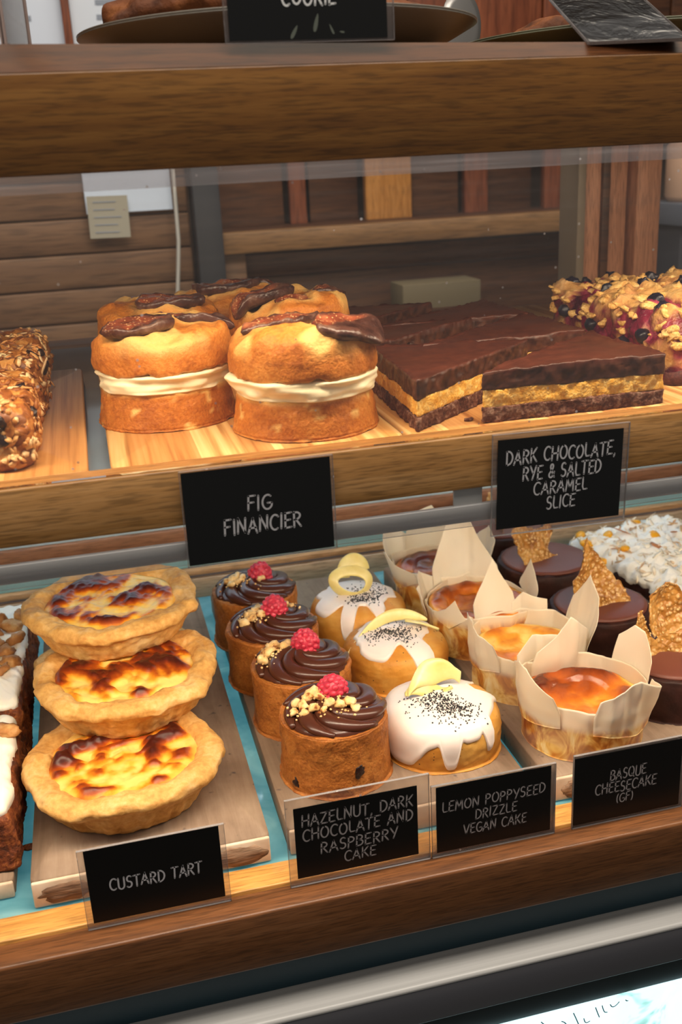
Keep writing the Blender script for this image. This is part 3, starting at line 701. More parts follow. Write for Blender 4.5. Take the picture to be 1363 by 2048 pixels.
# ---- berry crumble slab
def crumble_mat():
    m = Mt('berry_crumble', .6, .35); k = m.attr(); a = m.noise(70, 4, None, .65); b = m.noise(45, 3)
    crumb = m.ramp(a, [(.3, 'b98442'), (.5, 'd8ab62'), (.7, 'ecca8a')])
    jam = m.ramp(b, [(.3, '3d0f22'), (.5, '7d1f3a'), (.66, 'b4506a'), (.8, 'd79a90')])
    m.col(m.mix(k, jam, crumb)); m.bump(m.math('ADD', a, m.noise(260, 2)), .8, .002); m.set('Roughness', m.ramp(k, [(.2, .28), (.7, .7)])); return m.m
def crumble():
    x0, x1, y0, y1, h = .424, .60, .078, .295, .052
    cx, cy = (x0+x1)/2, (y0+y1)/2
    root = thing('berry_crumble_slice', 'thick purple berry crumble slice with golden crumb top, right of the chocolate slices', 'slice', (cx, cy, ZS))
    out = rrect(x0-cx, x1-cx, y0-cy, y1-cy, .014, 8, .0025)
    prof = [(0, 0), (.5, 0), (.97, 0), (1, .001)]+[(1, z) for z in np.linspace(.003, h*.72, 14)]+[(.985, h*.83), (.95, h*.92), (.90, h*.98)]+[(s, h*(1+.12*(1-s))) for s in np.linspace(.85, .03, 26)]+[(0, h*1.12)]
    V, F = loft(out, prof, (0, 0)); N = normals(V, F); zr = V[:, 2]/h
    big = fbm(V, 34, 2, 3); cr = np.abs(fbm(V, 60, 2, 9)); up = sst(.55, .95, zr)
    d = up*(.0060*big+.0075*cr)+(1-up)*(.003*fbm(V, 55, 3, 5)); d *= sst(0, .08, zr)
    V = V+N*d[:, None]+N*(.0016*fbm(V, 170, 3, 2)*sst(0, .1, zr))[:, None]
    mk = up*.75*sst(-.05, .3, big+.45*fbm(V, 90, 2, 6)+.5*(cr-.25))+(1-up)*.65*sst(.35, .6, fbm(V, 48, 2, 8))
    link('crumble_body', (V, F), crumble_mat(), root, mask=mk)
    base = loft(rrect(x0-cx-.001, x1-cx+.001, y0-cy-.001, y1-cy+.001, .01, 6, .004), [(0, 0), (1, 0), (1, .011), (0, .011)], (0, 0))
    link('biscuit_base', push(base, .0012*fbm(base[0], 90, 3)), layer_mat('berry_stained_base', '3c1a18', '5e2e2a', '8a5a48', 90, .7), root)
    rc = random.Random(77); pts = surf_pts(V, F, 430, rc, lambda c: c[2] > h*.62); LS = []
    for i, (p, n) in enumerate(pts):
        s = rc.uniform(.0022, .0058); LS.append(place(lump((s*1.25, s, s*.62), i, .45, 1.5), p+np.array((0, 0, -.0012)), (rc.uniform(-.5, .5), rc.uniform(-.5, .5), rc.random()*6)))
    S = merge(*LS); S = push(S, .0009*fbm(S[0], 260, 2, 3)); link('crumb_topping', S, layer_mat('golden_crumb', 'b47f42', 'd9ad66', 'efd096', 90, .7, .9, .2), root, stuff=True)
    mb = Mt('blueberry_skin', .35, .5); mb.col(mb.ramp(mb.noise(60, 3), [(.3, '0e0c16'), (.6, '1f1b2c'), (.8, '3a3346')])); mb.bump(mb.noise(120, 3), .5, .0015); mb = mb.m
    rnd = random.Random(4); T = V[(zr > .75)]; pts = []
    fixed = [(-.078, .085), (-.070, .030), (-.050, .055), (-.030, .095), (-.045, .010), (-.060, -.035), (-.02, .045), (-.025, -.02), (.0, .08), (.012, .02), (-.075, -.07), (-.04, -.075), (.03, .06), (.0, -.06), (.04, .1), (.045, 0), (.03, -.04), (-.055, .1), (.06, .05)]
    for i, (x, y) in enumerate(fixed):
        j = np.argmin((T[:, 0]-x)**2+(T[:, 1]-y)**2); z = T[j, 2]; r = rnd.uniform(.0055, .0075)
        o = link('blueberry', lump((r*1.15, r, r*.8), i, .30, 2.2, ICO3), mb, root); o.location = (T[j, 0], T[j, 1], z-.0008); o.rotation_euler = (i, i*2, i*3)
    for i, (x, y, z) in enumerate(((-.089, -.092, .020), (-.089, -.066, .033), (-.089, .02, .030), (-.090, .07, .036), (-.089, -.035, .022))):
        o = link('blueberry', lump((.006, .007, .006), i+30, .12, 2.0, ICO3), mb, root); o.location = (x, y, z)
crumble()

# ---- granola slices
def granola_mat():
    m = Mt('honey_granola', .4, .45); a = m.noise(120, 4, None, .65); b = m.vor(160, None, 'Color'); g = m.n('ShaderNodeSeparateColor', {0: b}).outputs[0]
    c = m.ramp(m.math('ADD', m.math('MULTIPLY', a, .6), m.math('MULTIPLY', g, .4)), [(.22, '4a2410'), (.45, '8f5121'), (.62, 'b97a38'), (.82, 'd9ab6c')])
    m.col(c); m.bump(m.math('ADD', a, g), .8, .002); return m.m
MGRAN = granola_mat()
def flake_mat():
    m = Mt('toasted_oat', .5, .4); i = m.n('ShaderNodeTexVoronoi', {'Vector': m.co(), 'Scale': 90}).outputs['Color']; g = m.n('ShaderNodeSeparateColor', {0: i}).outputs[0]
    m.col(m.ramp(g, [(.1, '8a4f22'), (.45, 'b9793a'), (.7, 'd3a163'), (.95, 'e8cfa0')])); return m.m
MFLAKE = flake_mat()
MRAISIN = Mt('dark_raisin', .35, .5); MRAISIN.col('241210'); MRAISIN.bump(MRAISIN.noise(200, 3), .8, .002); MRAISIN = MRAISIN.m
MALMOND = plain('pale_almond', 'e0c49a', .5)
def granola(label, x0, x1, y0, y1, h, seed):
    cx, cy = (x0+x1)/2, (y0+y1)/2
    root = thing('granola_slice', label, 'slice', (cx, cy, ZS), 0, 'granola slices on the left board')
    out = rrect(x0-cx, x1-cx, y0-cy, y1-cy, .016, 8, .003)
    prof = [(0, 0), (.9, 0), (.97, .0008)]+[(1, z) for z in np.linspace(.004, h*.8, 10)]+[(.97, h*.9), (.93, h*.97)]+[(s, h) for s in np.linspace(.87, .05, 18)]+[(0, h)]
    V, F = loft(out, prof, (0, 0)); N = normals(V, F)
    V = V+N*((.0035*fbm(V, 50, 2, seed)+.002*fbm(V, 150, 3, seed))*sst(0, .006, V[:, 2]))[:, None]
    link('oat_block', (V, F), MGRAN, root); rnd = random.Random(seed)
    pts = surf_pts(V, F, 650, rnd, lambda c: c[2] > .003)
    link('oat_flakes', scatter(ICO1, pts, rnd, (.0042, .0026, .0008), .0002, .35), MFLAKE, root, stuff=True)
    for i, (p, n) in enumerate(surf_pts(V, F, 11, rnd, lambda c: c[2] > h*.5 and c[0] > -.02)):
        o = link('raisin', place(lump((.0052, .0036, .0028), i+seed, .35, 1.6), (0, 0, 0)), MRAISIN, root); o.location = p; o.rotation_euler = Matrix(align(n, i)).to_euler()
    for i, (p, n) in enumerate(surf_pts(V, F, 8, rnd, lambda c: c[2] > h*.4 and c[0] > -.02)):
        o = link('almond_sliver', place(lump((.0075, .0024, .0010), i+seed, .15), (0, 0, .0005)), MALMOND, root); o.location = p; o.rotation_euler = Matrix(align(n, i*2.1)).to_euler()
granola('granola slice nearest the glass on the left bamboo board', -.155, -.0440, .046, .182, .042, 21)
granola('granola slice behind the front one on the left bamboo board', -.155, -.0415, .190, .352, .046, 22)
# a crumb on the board
t = link('crumb', lump((.0032, .0022, .0014), 3, .4), MRYE, loc=(.247, .046, ZS+.0012)); tag(t, 'tiny brown crumb on the board between the two front chocolate slices', 'crumb')

# ================================================================== lower shelf
ZB = -.4800; ZD = -.5035
def log_board(name, label, x0, x1, y0, y1, ztop, zbot, bark):
    cx, cy = (x0+x1)/2, (y0+y1)/2; h = ztop-zbot
    root = thing(name, label, 'board', (cx, cy, zbot), 0, 'weathered wooden boards on the lower deck')
    out = rrect(x0-cx, x1-cx, y0-cy, y1-cy, .004, 4, .006); e = .985
    V, F = loft(out, [(0, 0), (.5, 0), (.99, 0), (1, .002), (1, h*.5), (1, h-.002), (.996, h), (.5, h), (0, h)], (0, 0))
    link('plank', (V, F), MGRAYW, root)
    V, F = boxm(x0-cx+.0005, x1-cx-.0005, y0-cy-.0022, y0-cy+.001, .001, h-.0012)
    se = link('sawn_end', (V, F), MEND, root, bev=.0012, label='pale sawn end')
    for i, (u, wd) in enumerate(bark):
        V, F = lump((wd/2, .0024, h*.36), i+len(label), .22, 2.2, ICO3); V = V+np.array([0, 0, 0]); S = push((V, F), .0008*fbm(V, 350, 2, i))
        o = link('bark_patch', S, MBARK, se, label='rough brown bark patch'); o.location = (x0-cx+u, y0-cy-.0020, h*.45)
    return root
log_board('wooden_board', 'weathered wooden board under the custard tarts, bark patches on its front end', -.0925, .0825, .0385, .500, ZB, ZD, [(.024, .036), (.148, .046)])
log_board('wooden_board', 'weathered wooden board under the hazelnut and lemon cakes', .0970, .2965, .0400, .507, ZB, ZD, [(.15, .03)])
log_board('wooden_board', 'weathered wooden board under the paper wrapped cheesecakes', .3110, .5260, .0400, .510, ZB, ZD, [(.022, .022), (.15, .04)])
log_board('wooden_board', 'dark weathered board under the frosted carrot cake at the left edge', -.2600, -.1060, .0560, .480, -.4880, ZD, [(.12, .03)])
log_board('wooden_board', 'thin weathered board under the white coconut cake', .5300, .8200, .1500, .530, -.4960, ZD, [(.1, .03)])

# ---- custard tarts
def crust_mat():
    m = Mt('tart_pastry', .65, .25); a = m.noise(35, 4); b = m.noise(220, 3)
    c = m.ramp(m.math('ADD', m.math('MULTIPLY', a, .6), m.math('MULTIPLY', b, .4)), [(.34, 'b88242'), (.5, 'd4a25c'), (.66, 'e3bc80')])
    m.col(c); m.bump(m.math('ADD', b, m.noise(70, 4)), .4, .0014); return m.m
MCRUST = crust_mat()
def custard_mat():
    m = Mt('baked_custard', .36, .35); k = m.attr(); n = m.math('ADD', k, m.math('MULTIPLY', m.math('SUBTRACT', m.noise(130, 3), .5), .25))
    m.col(m.ramp(n, [(.12, 'f3cf74'), (.33, 'eeb344'), (.47, 'dc8a22'), (.60, 'a94d12'), (.76, '7a2c10'), (.95, '46180f')])); m.bump(m.noise(90, 3), .15, .001)
    m.set('Subsurface Weight', .1); m.b.inputs['Subsurface Radius'].default_value = (.004, .002, .001); m.b.inputs['Subsurface Scale'].default_value = 1; return m.m
MCUST = custard_mat()
def tart(label, loc, rz, seed, burn, rx=0, ry=0):
    root = thing('custard_tart', label, 'tart', loc, rz, 'stacked custard tarts', rx, ry)
    R = .0800; n = 180
    V, F = lathe(dense([(0, 0), (.050, 0), (.0585, .0005), (.0615, .004), (.0665, .013), (.0705, .0195), (.0758, .0235), (R, .0275), (.0800, .0325), (.0755, .0362), (.0685, .0370), (.0615, .0352), (.0570, .0312), (.050, .0295), (0, .0290)], 6), n)
    th = np.arctan2(V[:, 1], V[:, 0]); r = np.hypot(V[:, 0], V[:, 1]); z = V[:, 2].copy()
    side = sst(.0, .004, z)*sst(.024, .018, z)*(r > .055); cs = np.stack([np.cos(th), np.sin(th), th*0], 1)
    fl = side*.0011*np.abs(np.cos(15*th))*1.6
    rim = sst(.019, .026, z)*(r > .058)
    w = fbm(cs, 1.9, 3, seed)*.0046+fbm(cs, 5, 2, seed+3)*.0014
    d = fl+rim*w; V[:, 0] += d*np.cos(th); V[:, 1] += d*np.sin(th); V[:, 2] += rim*(.0022*fbm(cs, 2.4, 2, seed+7)+.0010*fbm(cs, 7, 2, seed+8))
    N = normals(V, F); V = V+N*(.0007*fbm(V, 180, 3, seed)+.0012*fbm(V, 60, 3, seed)+rim*.0009*fbm(np.stack([np.cos(th)*1.5, np.sin(th)*1.5, r*90], 1), 2.2, 2, seed))[:, None]
    link('pastry_shell', (V, F), MCRUST, root)
    V, F = lathe([(0, .032)]+[(q, .032) for q in np.linspace(.001, .0555, 60)]+[(.0585, .0322), (.0605, .0305)], n)
    r = np.hypot(V[:, 0], V[:, 1])/.060; p2 = V*np.array([1, 1, 0]); th = np.arctan2(V[:, 1], V[:, 0]); cs = np.stack([np.cos(th), np.sin(th), th*0], 1)
    edge = .04*fbm(cs, 2.2, 2, seed+1); ins = sst(1.0, .86, r+edge)
    q = p2*np.array([1.1, 1.8, 0]); b1 = fbm(q+.006*np.stack([fbm(p2, 40, 2, seed), fbm(p2, 40, 2, seed+9), p2[:, 2]], 1), 38, 3, seed+2); b2 = fbm(p2, 75, 3, seed+5)
    hgt = np.maximum(b1, -.2); V[:, 2] += ins*(.0022+.0050*hgt+.0020*b2)+.0012*sst(1.02, .9, r)
    ring = np.exp(-((r-.78)/.16)**2)
    mk = .40+.52*b1+.26*b2+.30*burn+.08*ring; mk *= .45+.55*ins
    link('custard_filling', (V, F), MCUST, root, mask=mk)
    return root
tart('custard tart at the front of the stack, its whole side showing', (-.0185, .1320, ZB), .3, 2, .35)
tart('custard tart resting on the front one, palest of the stack', (-.0085, .2120, ZB+.0350), 2.0, 6, .10)
tart('custard tart highest and farthest back, darkest browned', (-.0135, .2860, ZB+.0715), 4.1, 9, .70)
tart('custard tart under the rear of the stack, only its rim showing', (-.0100, .3060, ZB), 1.0, 4, .1)

# ---- hazelnut cakes
MHAZ = sponge('hazelnut_sponge', 'a8652a', '7a4118', 'c08040', 150)
MGAN = Mt('glossy_ganache', .27, .5).col('4a261a').m
def rasp_mat():
    m = Mt('raspberry_skin', .35, .45); a = m.noise(150, 2); m.col(m.ramp(a, [(.3, 'ab2038'), (.6, 'cb3a50'), (.8, 'dd6470')])); m.set('Subsurface Weight', .25)
    m.b.inputs['Subsurface Radius'].default_value = (.004, .001, .001); m.b.inputs['Subsurface Scale'].default_value = 1; return m.m
MRASP = rasp_mat()
def nut_mat():
    m = Mt('chopped_nut', .55, .3); a = m.noise(120, 3); m.col(m.ramp(a, [(.34, '8a4a22'), (.42, 'd9ad6c'), (.6, 'edcf98'), (.75, 'f6e3bd')])); m.bump(m.noise(300, 2), .4, .001); return m.m
MNUT = nut_mat()
def raspberry(seed):
    rnd = random.Random(seed); S = [place(ICO3, (0, 0, 0), sc=np.array([.0100, .0100, .0110]))]
    rows = [(-.0078, 8, .0062), (-.0045, 11, .0088), (-.0005, 12, .0096), (.0035, 10, .0084), (.0070, 7, .0060), (.0095, 4, .0030)]
    for k, (z, n, r) in enumerate(rows):
        for j in range(n):
            a = (j+.5*(k % 2))/n*2*PI+rnd.uniform(-.06, .06); rr = rnd.uniform(.0025, .0029)
            S.append(place(ICO2, (r*math.cos(a), r*math.sin(a), z+rnd.uniform(-.0004, .0004)), sc=rr))
    return merge(*S)
RASPS = [raspberry(s) for s in range(4)]
def swirl(seed, R=.0415, n=7):
    """piped rosette: a domed pad ringed by twisted ropes that run to the centre"""
    S = [lathe([(0, .0), (R*.98, .0), (R, .002), (R*.93, .005), (R*.7, .0085), (R*.35, .011), (0, .012)], 60)]; rnd = random.Random(seed)
    for k in range(n):
        a0 = k/n*2*PI+rnd.uniform(-.05, .05); P = []; rr = []
        for i in range(36):
            t = i/35; r = R*(1.0-.02*t)*(1-t)**.85; a = a0-2.35*t**.9
            z = .0035+.0125*t**.75-.002*math.sin(t*PI); P.append((r*math.cos(a), r*math.sin(a), z)); rr.append((.0012+.0078*math.sin(min(1, t*2.2+.10)*PI/2))*(1-.55*t))
        S.append(tube(P, rr, 12, .8))
    return merge(*S)
def hazelnut_cake(label, loc, rz, seed, nuts, rx=.0, berry=(0, .002, .0675)):
    root = thing('hazelnut_cake', label, 'cake', loc, rz, 'hazelnut, chocolate and raspberry cakes')
    R, h = .0445, .0535
    V, F = lathe(dense([(0, 0), (R*.97, 0), (R, .002), (R*1.01, .008), (R*.985, .03), (R*1.0, h-.004), (R*.99, h), (R*.93, h+.001), (R*.5, h-.001), (0, h-.001)], 7), 110)
    N = normals(V, F); th = np.arctan2(V[:, 1], V[:, 0]); cs = np.stack([np.cos(th)*2, np.sin(th)*2, V[:, 2]*30], 1)
    V = V+N*(.0011*fbm(cs, 1.2, 3, seed)+.0007*fbm(V, 200, 3, seed))[:, None]
    bd = link('cake_body', (V, F), MHAZ, root, mask=np.zeros(len(V)))
    rnd = random.Random(seed)
    for i, (deg, z) in enumerate(((-150, .008), (-78, .022)) if seed == 1 else ()):
        a = math.radians(deg); o = link('nut_fleck', lump((.0042, .0012, .0052), i+seed, .45, 1.6, ICO3), MRAISIN, bd, label='dark fleck baked into the side'); o.location = (R*1.0*math.cos(a), R*1.0*math.sin(a), z); o.rotation_euler = (0, 0, a+PI/2)
    o = link('chocolate_swirl', swirl(seed), MGAN, root); o.location = (.001, 0, h-.0012)
    o = link('raspberry', RASPS[seed % 4], MRASP, root, label='fresh red raspberry'); o.location = berry; o.rotation_euler = (.25, -.15, seed); o.scale = (1.12, 1.12, 1.1)
    for i, (x, y, s) in enumerate(nuts):
        r = math.hypot(x, y)/.041; z = h+.0150*(1-.70*r)+.0042
        V, F = lump((.0046*s, .0036*s, .0030*s), seed*9+i, .45, 1.2, ICO2); o = link('hazelnut_piece', (V, F), MNUT, root); o.location = (x, y, z); o.rotation_euler = (rnd.uniform(-.6, .6), rnd.uniform(-.6, .6), rnd.random()*6)
    pts = []
    for i in range(80):
        j = nuts[rnd.randrange(len(nuts))]; x = j[0]+rnd.gauss(0, .007); y = j[1]+rnd.gauss(0, .006); r = math.hypot(x, y)/.041
        if r < 1: pts.append((np.array((x, y, h+.0150*(1-.70*r)+.0036)), np.array((0, 0, 1.))))
    link('nut_crumbs', scatter(ICO1, pts, rnd, (.0012, .0010, .0009), 0, .5), MNUT, root, stuff=True)
    return root
N1 = [(-.025, -.004, 1.1), (-.020, .005, 1.2), (-.030, .003, 1.1), (-.014, .008, 1.5), (-.010, -.002, 1.2), (-.018, -.012, 1.0), (-.027, -.014, .9), (-.005, -.012, 1.1), (.002, -.016, 1.2), (.010, -.014, 1.3), (.013, -.022, 1.0), (-.034, -.008, .9), (-.012, -.018, .8), (-.006, .004, 1.0)]
N2 = [(-.027, .008, 1.5), (-.033, -.002, 1.4), (-.020, .018, 1.5), (-.012, .010, 1.1), (-.008, .014, 1.2)]
N3 = [(-.018, .002, 1.2), (-.013, .008, 1.2), (-.022, .006, 1.1), (-.010, .012, 1.1), (-.020, -.006, 1.2), (-.028, -.010, 1.5), (-.010, -.004, 1.1), (.018, .016, .9), (.022, .012, .8)]
N4 = [(-.022, .002, 1.2), (-.016, .006, 1.1), (-.027, .004, 1.1), (-.018, -.006, 1.0), (-.024, -.008, 1.1), (-.012, -.002, 1.0), (-.020, .012, .9), (.006, -.010, 1.0)]
hazelnut_cake('hazelnut cake nearest the glass, heavily strewn with nut crumbs', (.1520, .1080, ZB), 0, 1, N1, berry=(.002, .006, .0705))
hazelnut_cake('hazelnut cake second from the glass, a swirl with five big nut pieces', (.1440, .1980, ZB), 0, 6, N2, berry=(.006, .004, .0715))
hazelnut_cake('hazelnut cake third from the glass, behind the boldest swirl', (.1340, .2840, ZB), 0, 3, N3, berry=(.004, .002, .0710))
hazelnut_cake('hazelnut cake at the back of its row, dim under the shelf edge', (.1320, .3760, ZB), 0, 8, N4, berry=(.008, .002, .0700))

# ---- lemon poppyseed cakes
def lemon_sponge():
    m = Mt('lemon_sponge', .5, .35); a = m.noise(30, 4); b = m.vor(210); sp = m.ramp(b, [(.10, 1.), (.16, 0.)]); sel = m.ramp(m.noise(120, 1), [(.52, 0.), (.56, 1.)])
    c = m.ramp(a, [(.3, 'b8742a'), (.5, 'd3923c'), (.7, 'e2ac58')]); m.col(m.mix(m.math('MULTIPLY', sp, sel), c, rgb('2a2320'))); m.bump(m.noise(240, 3), .3, .001); return m.m
MLEM = lemon_sponge()
MICE = Mt('white_icing', .28, .5).col('f3e6e0').set('Subsurface Weight', .2); MICE.b.inputs['Subsurface Radius'].default_value = (.004, .003, .003); MICE.b.inputs['Subsurface Scale'].default_value = 1; MICE.bump(MICE.noise(40, 3), .12, .001); MICE = MICE.m
MSEED = plain('poppy_seed', '23242b', .5)
def peel_mat():
    m = Mt('candied_lemon', .3, .5); m.col(m.ramp(m.noise(45, 3), [(.3, 'd6c273'), (.6, 'e6d898'), (.8, 'f1e8c0')])); m.set('Subsurface Weight', .25); m.b.inputs['Subsurface Radius'].default_value = (.004, .004, .002); m.b.inputs['Subsurface Scale'].default_value = 1; return m.m
MPEEL = peel_mat()
def band(P, B, wd, th):
    """thick ribbon along P, width along directions B"""
    P = np.asarray(P, float); B = np.asarray(B, float); B = B/np.linalg.norm(B, axis=1)[:, None]; T = np.gradient(P, axis=0); T /= np.linalg.norm(T, axis=1)[:, None]; N = np.cross(T, B)
    wd = np.ones(len(P))*wd; R = []
    for i in range(len(P)):
        t = np.arange(16)/16*2*PI; cx = np.sign(np.cos(t))*np.abs(np.cos(t))**.6; sx = np.sign(np.sin(t))*np.abs(np.sin(t))**.9
        R.append(P[i]+np.outer(cx*wd[i]/2, B[i])+np.outer(sx*th/2, N[i]))
    V, F = grid(np.array(R), True); k = len(V); m = len(P); V = np.vstack([V, P[0], P[-1]])
    for j in range(16): F.append((k, (j+1) % 16, j)); F.append((k+1, (m-1)*16+j, (m-1)*16+(j+1) % 16))
    return V, F
def lemon_cake(label, loc, seed, cover, drips, bare, seeds, peel, rz=0, k=1.0):
    """cover: how far the icing reaches (0 top .. 1 base); drips (angle, width, reach); bare (angle, width, reach)"""
    root = thing('lemon_cake', label, 'cake', loc, rz, 'lemon poppyseed drizzle cakes')
    R, h = .0495, .040
    prof = dense([(0, 0), (R*.95, 0), (R*.99, .002), (R*1.01, .010), (R*1.03, .022), (R*1.0, .031), (R*.90, .0375), (R*.65, .0425), (R*.3, .0455), (0, .046)], 8)
    V, F = lathe(prof, 110); th = np.arctan2(V[:, 1], V[:, 0])
    def wob(V): return V*(1+.03*fbm(V, 24, 2, seed))[:, None]
    S = wob(V); S = S+normals(S, F)*(.0005*fbm(S, 220, 3, seed))[:, None]; link('cake_body', (S, F), MLEM, root)
    # icing sheet: arc length from the top along the profile
    Q = np.array(prof)[::-1]; s = np.concatenate([[0], np.cumsum(np.hypot(*np.diff(Q, axis=0).T))]); s /= s[np.argmin(np.abs(Q[:, 1]-.001)+(Q[:, 0] < R*.9))]
    n = 220; T_ = np.arange(n)/n*2*PI; cs = np.stack([np.cos(T_), np.sin(T_), T_*0], 1)
    E_ = cover+.07*fbm(cs, 2.5, 3, seed)
    def adist(a, b): return np.abs((a-b+PI) % (2*PI)-PI)
    for a, wd, e in bare: g = np.exp(-(adist(T_, math.radians(a))/math.radians(wd))**6); E_ = E_*(1-g)+g*e
    for a, wd, e in drips: g = np.exp(-(adist(T_, math.radians(a))/math.radians(wd))**4); E_ = E_*(1-g)+g*np.maximum(E_, e)
    E_ = np.clip(E_, .05, .995); m = 60; P = np.zeros((m+1, n, 3)); ts = np.linspace(0, 1, m+1)
    for i, t in enumerate(ts):
        q = t*E_; r = np.interp(q, s, Q[:, 0]); z = np.interp(q, s, Q[:, 1]); P[i] = np.stack([r*np.cos(T_), r*np.sin(T_), z], 1)
    Vi, Fi = grid(P, True); Vi = wob(Vi); N = normals(Vi, Fi)
    if N[:n*5, 2].mean() < 0: N = -N; Fi = [f[::-1] for f in Fi]
    tt = np.repeat(ts, n); thick = .0016*np.clip(1-((tt-.0)/1.0)**14, -1, 1)+.0008*np.exp(-((tt-.93)/.05)**2)-.0014*(tt > .999)
    Vi = Vi+N*(thick+.0004*fbm(Vi, 60, 2, seed+4))[:, None]; ic = link('icing', (Vi, Fi), MICE, root)
    # poppy seeds on the icing
    rnd = random.Random(seed); T2 = Vi.reshape(m+1, n, 3); N2 = N.reshape(m+1, n, 3); pts = []
    for (cx, cy, sx, sy, cnt) in seeds:
        for _ in range(cnt):
            x, y = rnd.gauss(cx, sx), rnd.gauss(cy, sy); a = math.atan2(y, x) % (2*PI); j = int(a/(2*PI)*n) % n; r = math.hypot(x, y)
            i = int(np.argmin(np.abs(np.hypot(T2[:, j, 0], T2[:, j, 1])[:46]-r))); pts.append((T2[i, j]+N2[i, j]*.0003, N2[i, j]))
    link('poppy_seeds', scatter(ICO1, pts, rnd, (.00075, .00060, .00050), .0001, .5), MSEED, ic, stuff=True)
    o = link('lemon_peel', peel, MPEEL, root, label='curl of pale candied lemon')
    return root
tt = np.linspace(0, 1, 40)
# folded half slice lying on the front cake
P = np.stack([-.028+.050*tt, .002+.008*np.sin(tt*PI*1.1)+.012*tt, .0515+.010*np.sin(tt*PI)+.002*np.sin(tt*9)], 1)
B = np.stack([.25+0*tt, .75-.5*tt, .35+.9*tt], 1)
peel1 = band(P, B, .021*np.sin(np.clip(tt*1.0+.10, 0, 1)*PI*.88)+.003, .0034)
P = np.stack([-.030+.042*tt, .004+.004*np.sin(tt*PI), .0490+.004*np.sin(tt*PI*2)], 1); B = np.stack([.2+0*tt, .9-.2*tt, .1+.6*np.sin(tt*4)], 1)
peel1 = merge(peel1, band(P, B, .015*np.sin(np.clip(tt+.05, 0, 1)*PI*.95)+.003, .003))
lemon_cake('lemon cake nearest the glass, thickly iced with drips down its front', (.2480, .1180, ZB), 3, .66,
    [(-100, 9, .99), (-58, 6, .88), (165, 18, .97), (-150, 24, .98), (60, 20, .7)], [(-122, 9, .72), (-78, 11, .70), (-30, 22, .55), (15, 16, .40)],
    [(-.004, -.014, .008, .010, 300), (.008, -.026, .009, .007, 170), (-.018, -.010, .008, .008, 70)], peel1)
P = np.stack([-.052+.085*tt, -.010+.014*np.sin(tt*PI)+.01*tt, .030+.027*np.sin(tt*PI*.72)], 1); B = np.stack([.3+.2*tt, .5-.2*tt, .9-.1*tt], 1)
peel2 = band(P, B, .0125*np.sin(np.clip(tt*.95+.05, 0, 1)*PI)**.7+.002, .0028)
P = np.stack([.012+.030*tt, .004-.012*tt, .0525-.010*tt**1.5], 1); B = np.stack([.3+0*tt, .8-.2*tt, -.2-.3*tt], 1)
peel2 = merge(peel2, band(P, B, .016*np.sin(np.clip(tt+.25, 0, 1)*PI*.9)+.002, .003))
lemon_cake('lemon cake in the middle of its row under a long curved peel strip', (.2480, .2500, ZB), 5, .46,
    [(-72, 13, .88), (-130, 22, .60), (20, 12, .5)], [(-105, 15, .33), (-35, 18, .36), (-5, 20, .40)], [(-.008, -.006, .014, .005, 260), (.004, -.016, .006, .008, 110), (0, .005, .02, .015, 40)], peel2)
# looped slice standing on the rear cake
a = np.linspace(-.25*PI, 1.75*PI, 60)
P = np.stack([-.006+.019*np.cos(a)*(1+.15*np.sin(a)), .000+.004*np.sin(a), .0575+.0125*np.sin(a)-.12*.019*np.cos(a)], 1); B = np.stack([np.cos(a)*.9, .6+0*a, np.sin(a)*.9], 1)
peel3 = band(P, B, .0115, .0028)
P = np.stack([.000+.012*np.cos(a), .010+.002*np.sin(a), .064+.015*np.sin(a)], 1); peel3 = merge(peel3, band(P[8:40], B[8:40], .014, .0026))
lemon_cake('lemon cake at the back of its row topped with a looped lemon slice', (.2370, .3480, ZB), 8, .50,
    [(-118, 8, .85), (-160, 20, .62), (-75, 8, .60)], [(-140, 10, .35), (-95, 12, .36), (-40, 18, .4)], [(.012, -.010, .012, .012, 240), (-.002, -.018, .006, .006, 120)], peel3)

# ---- cheesecakes in baking paper
def paper_mat():
    m = Mt('baking_paper'); nt = m.nt; k = m.attr(); a = m.noise(55, 3, m.co((1, 1, .7)), .65, .8); st = m.ramp(a, [(.34, '9c4f18'), (.46, 'c98232'), (.56, 'eabf6c'), (.70, 'f6e2ae')])
    cr = m.ramp(m.noise(14, 2), [(.3, 'f1e4cd'), (.7, 'faf2e2')]); c = m.mix(k, cr, st); m.col(c); m.set('Roughness', .45); bn = m.bump(m.noise(50, 3), .25, .0015)
    tl = m.n('ShaderNodeBsdfTranslucent', {'Color': c}); f = m.math('MULTIPLY', m.math('SUBTRACT', 1.0, k), .42)
    x = m.n('ShaderNodeMixShader', {0: f, 1: m.b.outputs[0], 2: tl.outputs[0]}); nt.links.new(x.outputs[0], nt.nodes['Material Output'].inputs['Surface']); return m.m
MPAPER = paper_mat()
def cheese_mat():
    m = Mt('burnt_cheesecake', .26, .5); k = m.attr(); n = m.math('ADD', k, m.math('MULTIPLY', m.math('SUBTRACT', m.noise(60, 4), .5), .35))
    m.col(m.ramp(n, [(.08, 'f3cf78'), (.28, 'e8a23c'), (.46, 'cf7524'), (.66, 'a8501a'), (.95, '5c2410')])); m.bump(m.noise(55, 4, None, .6, .6), .45, .003); return m.m
MCHEESE = cheese_mat()
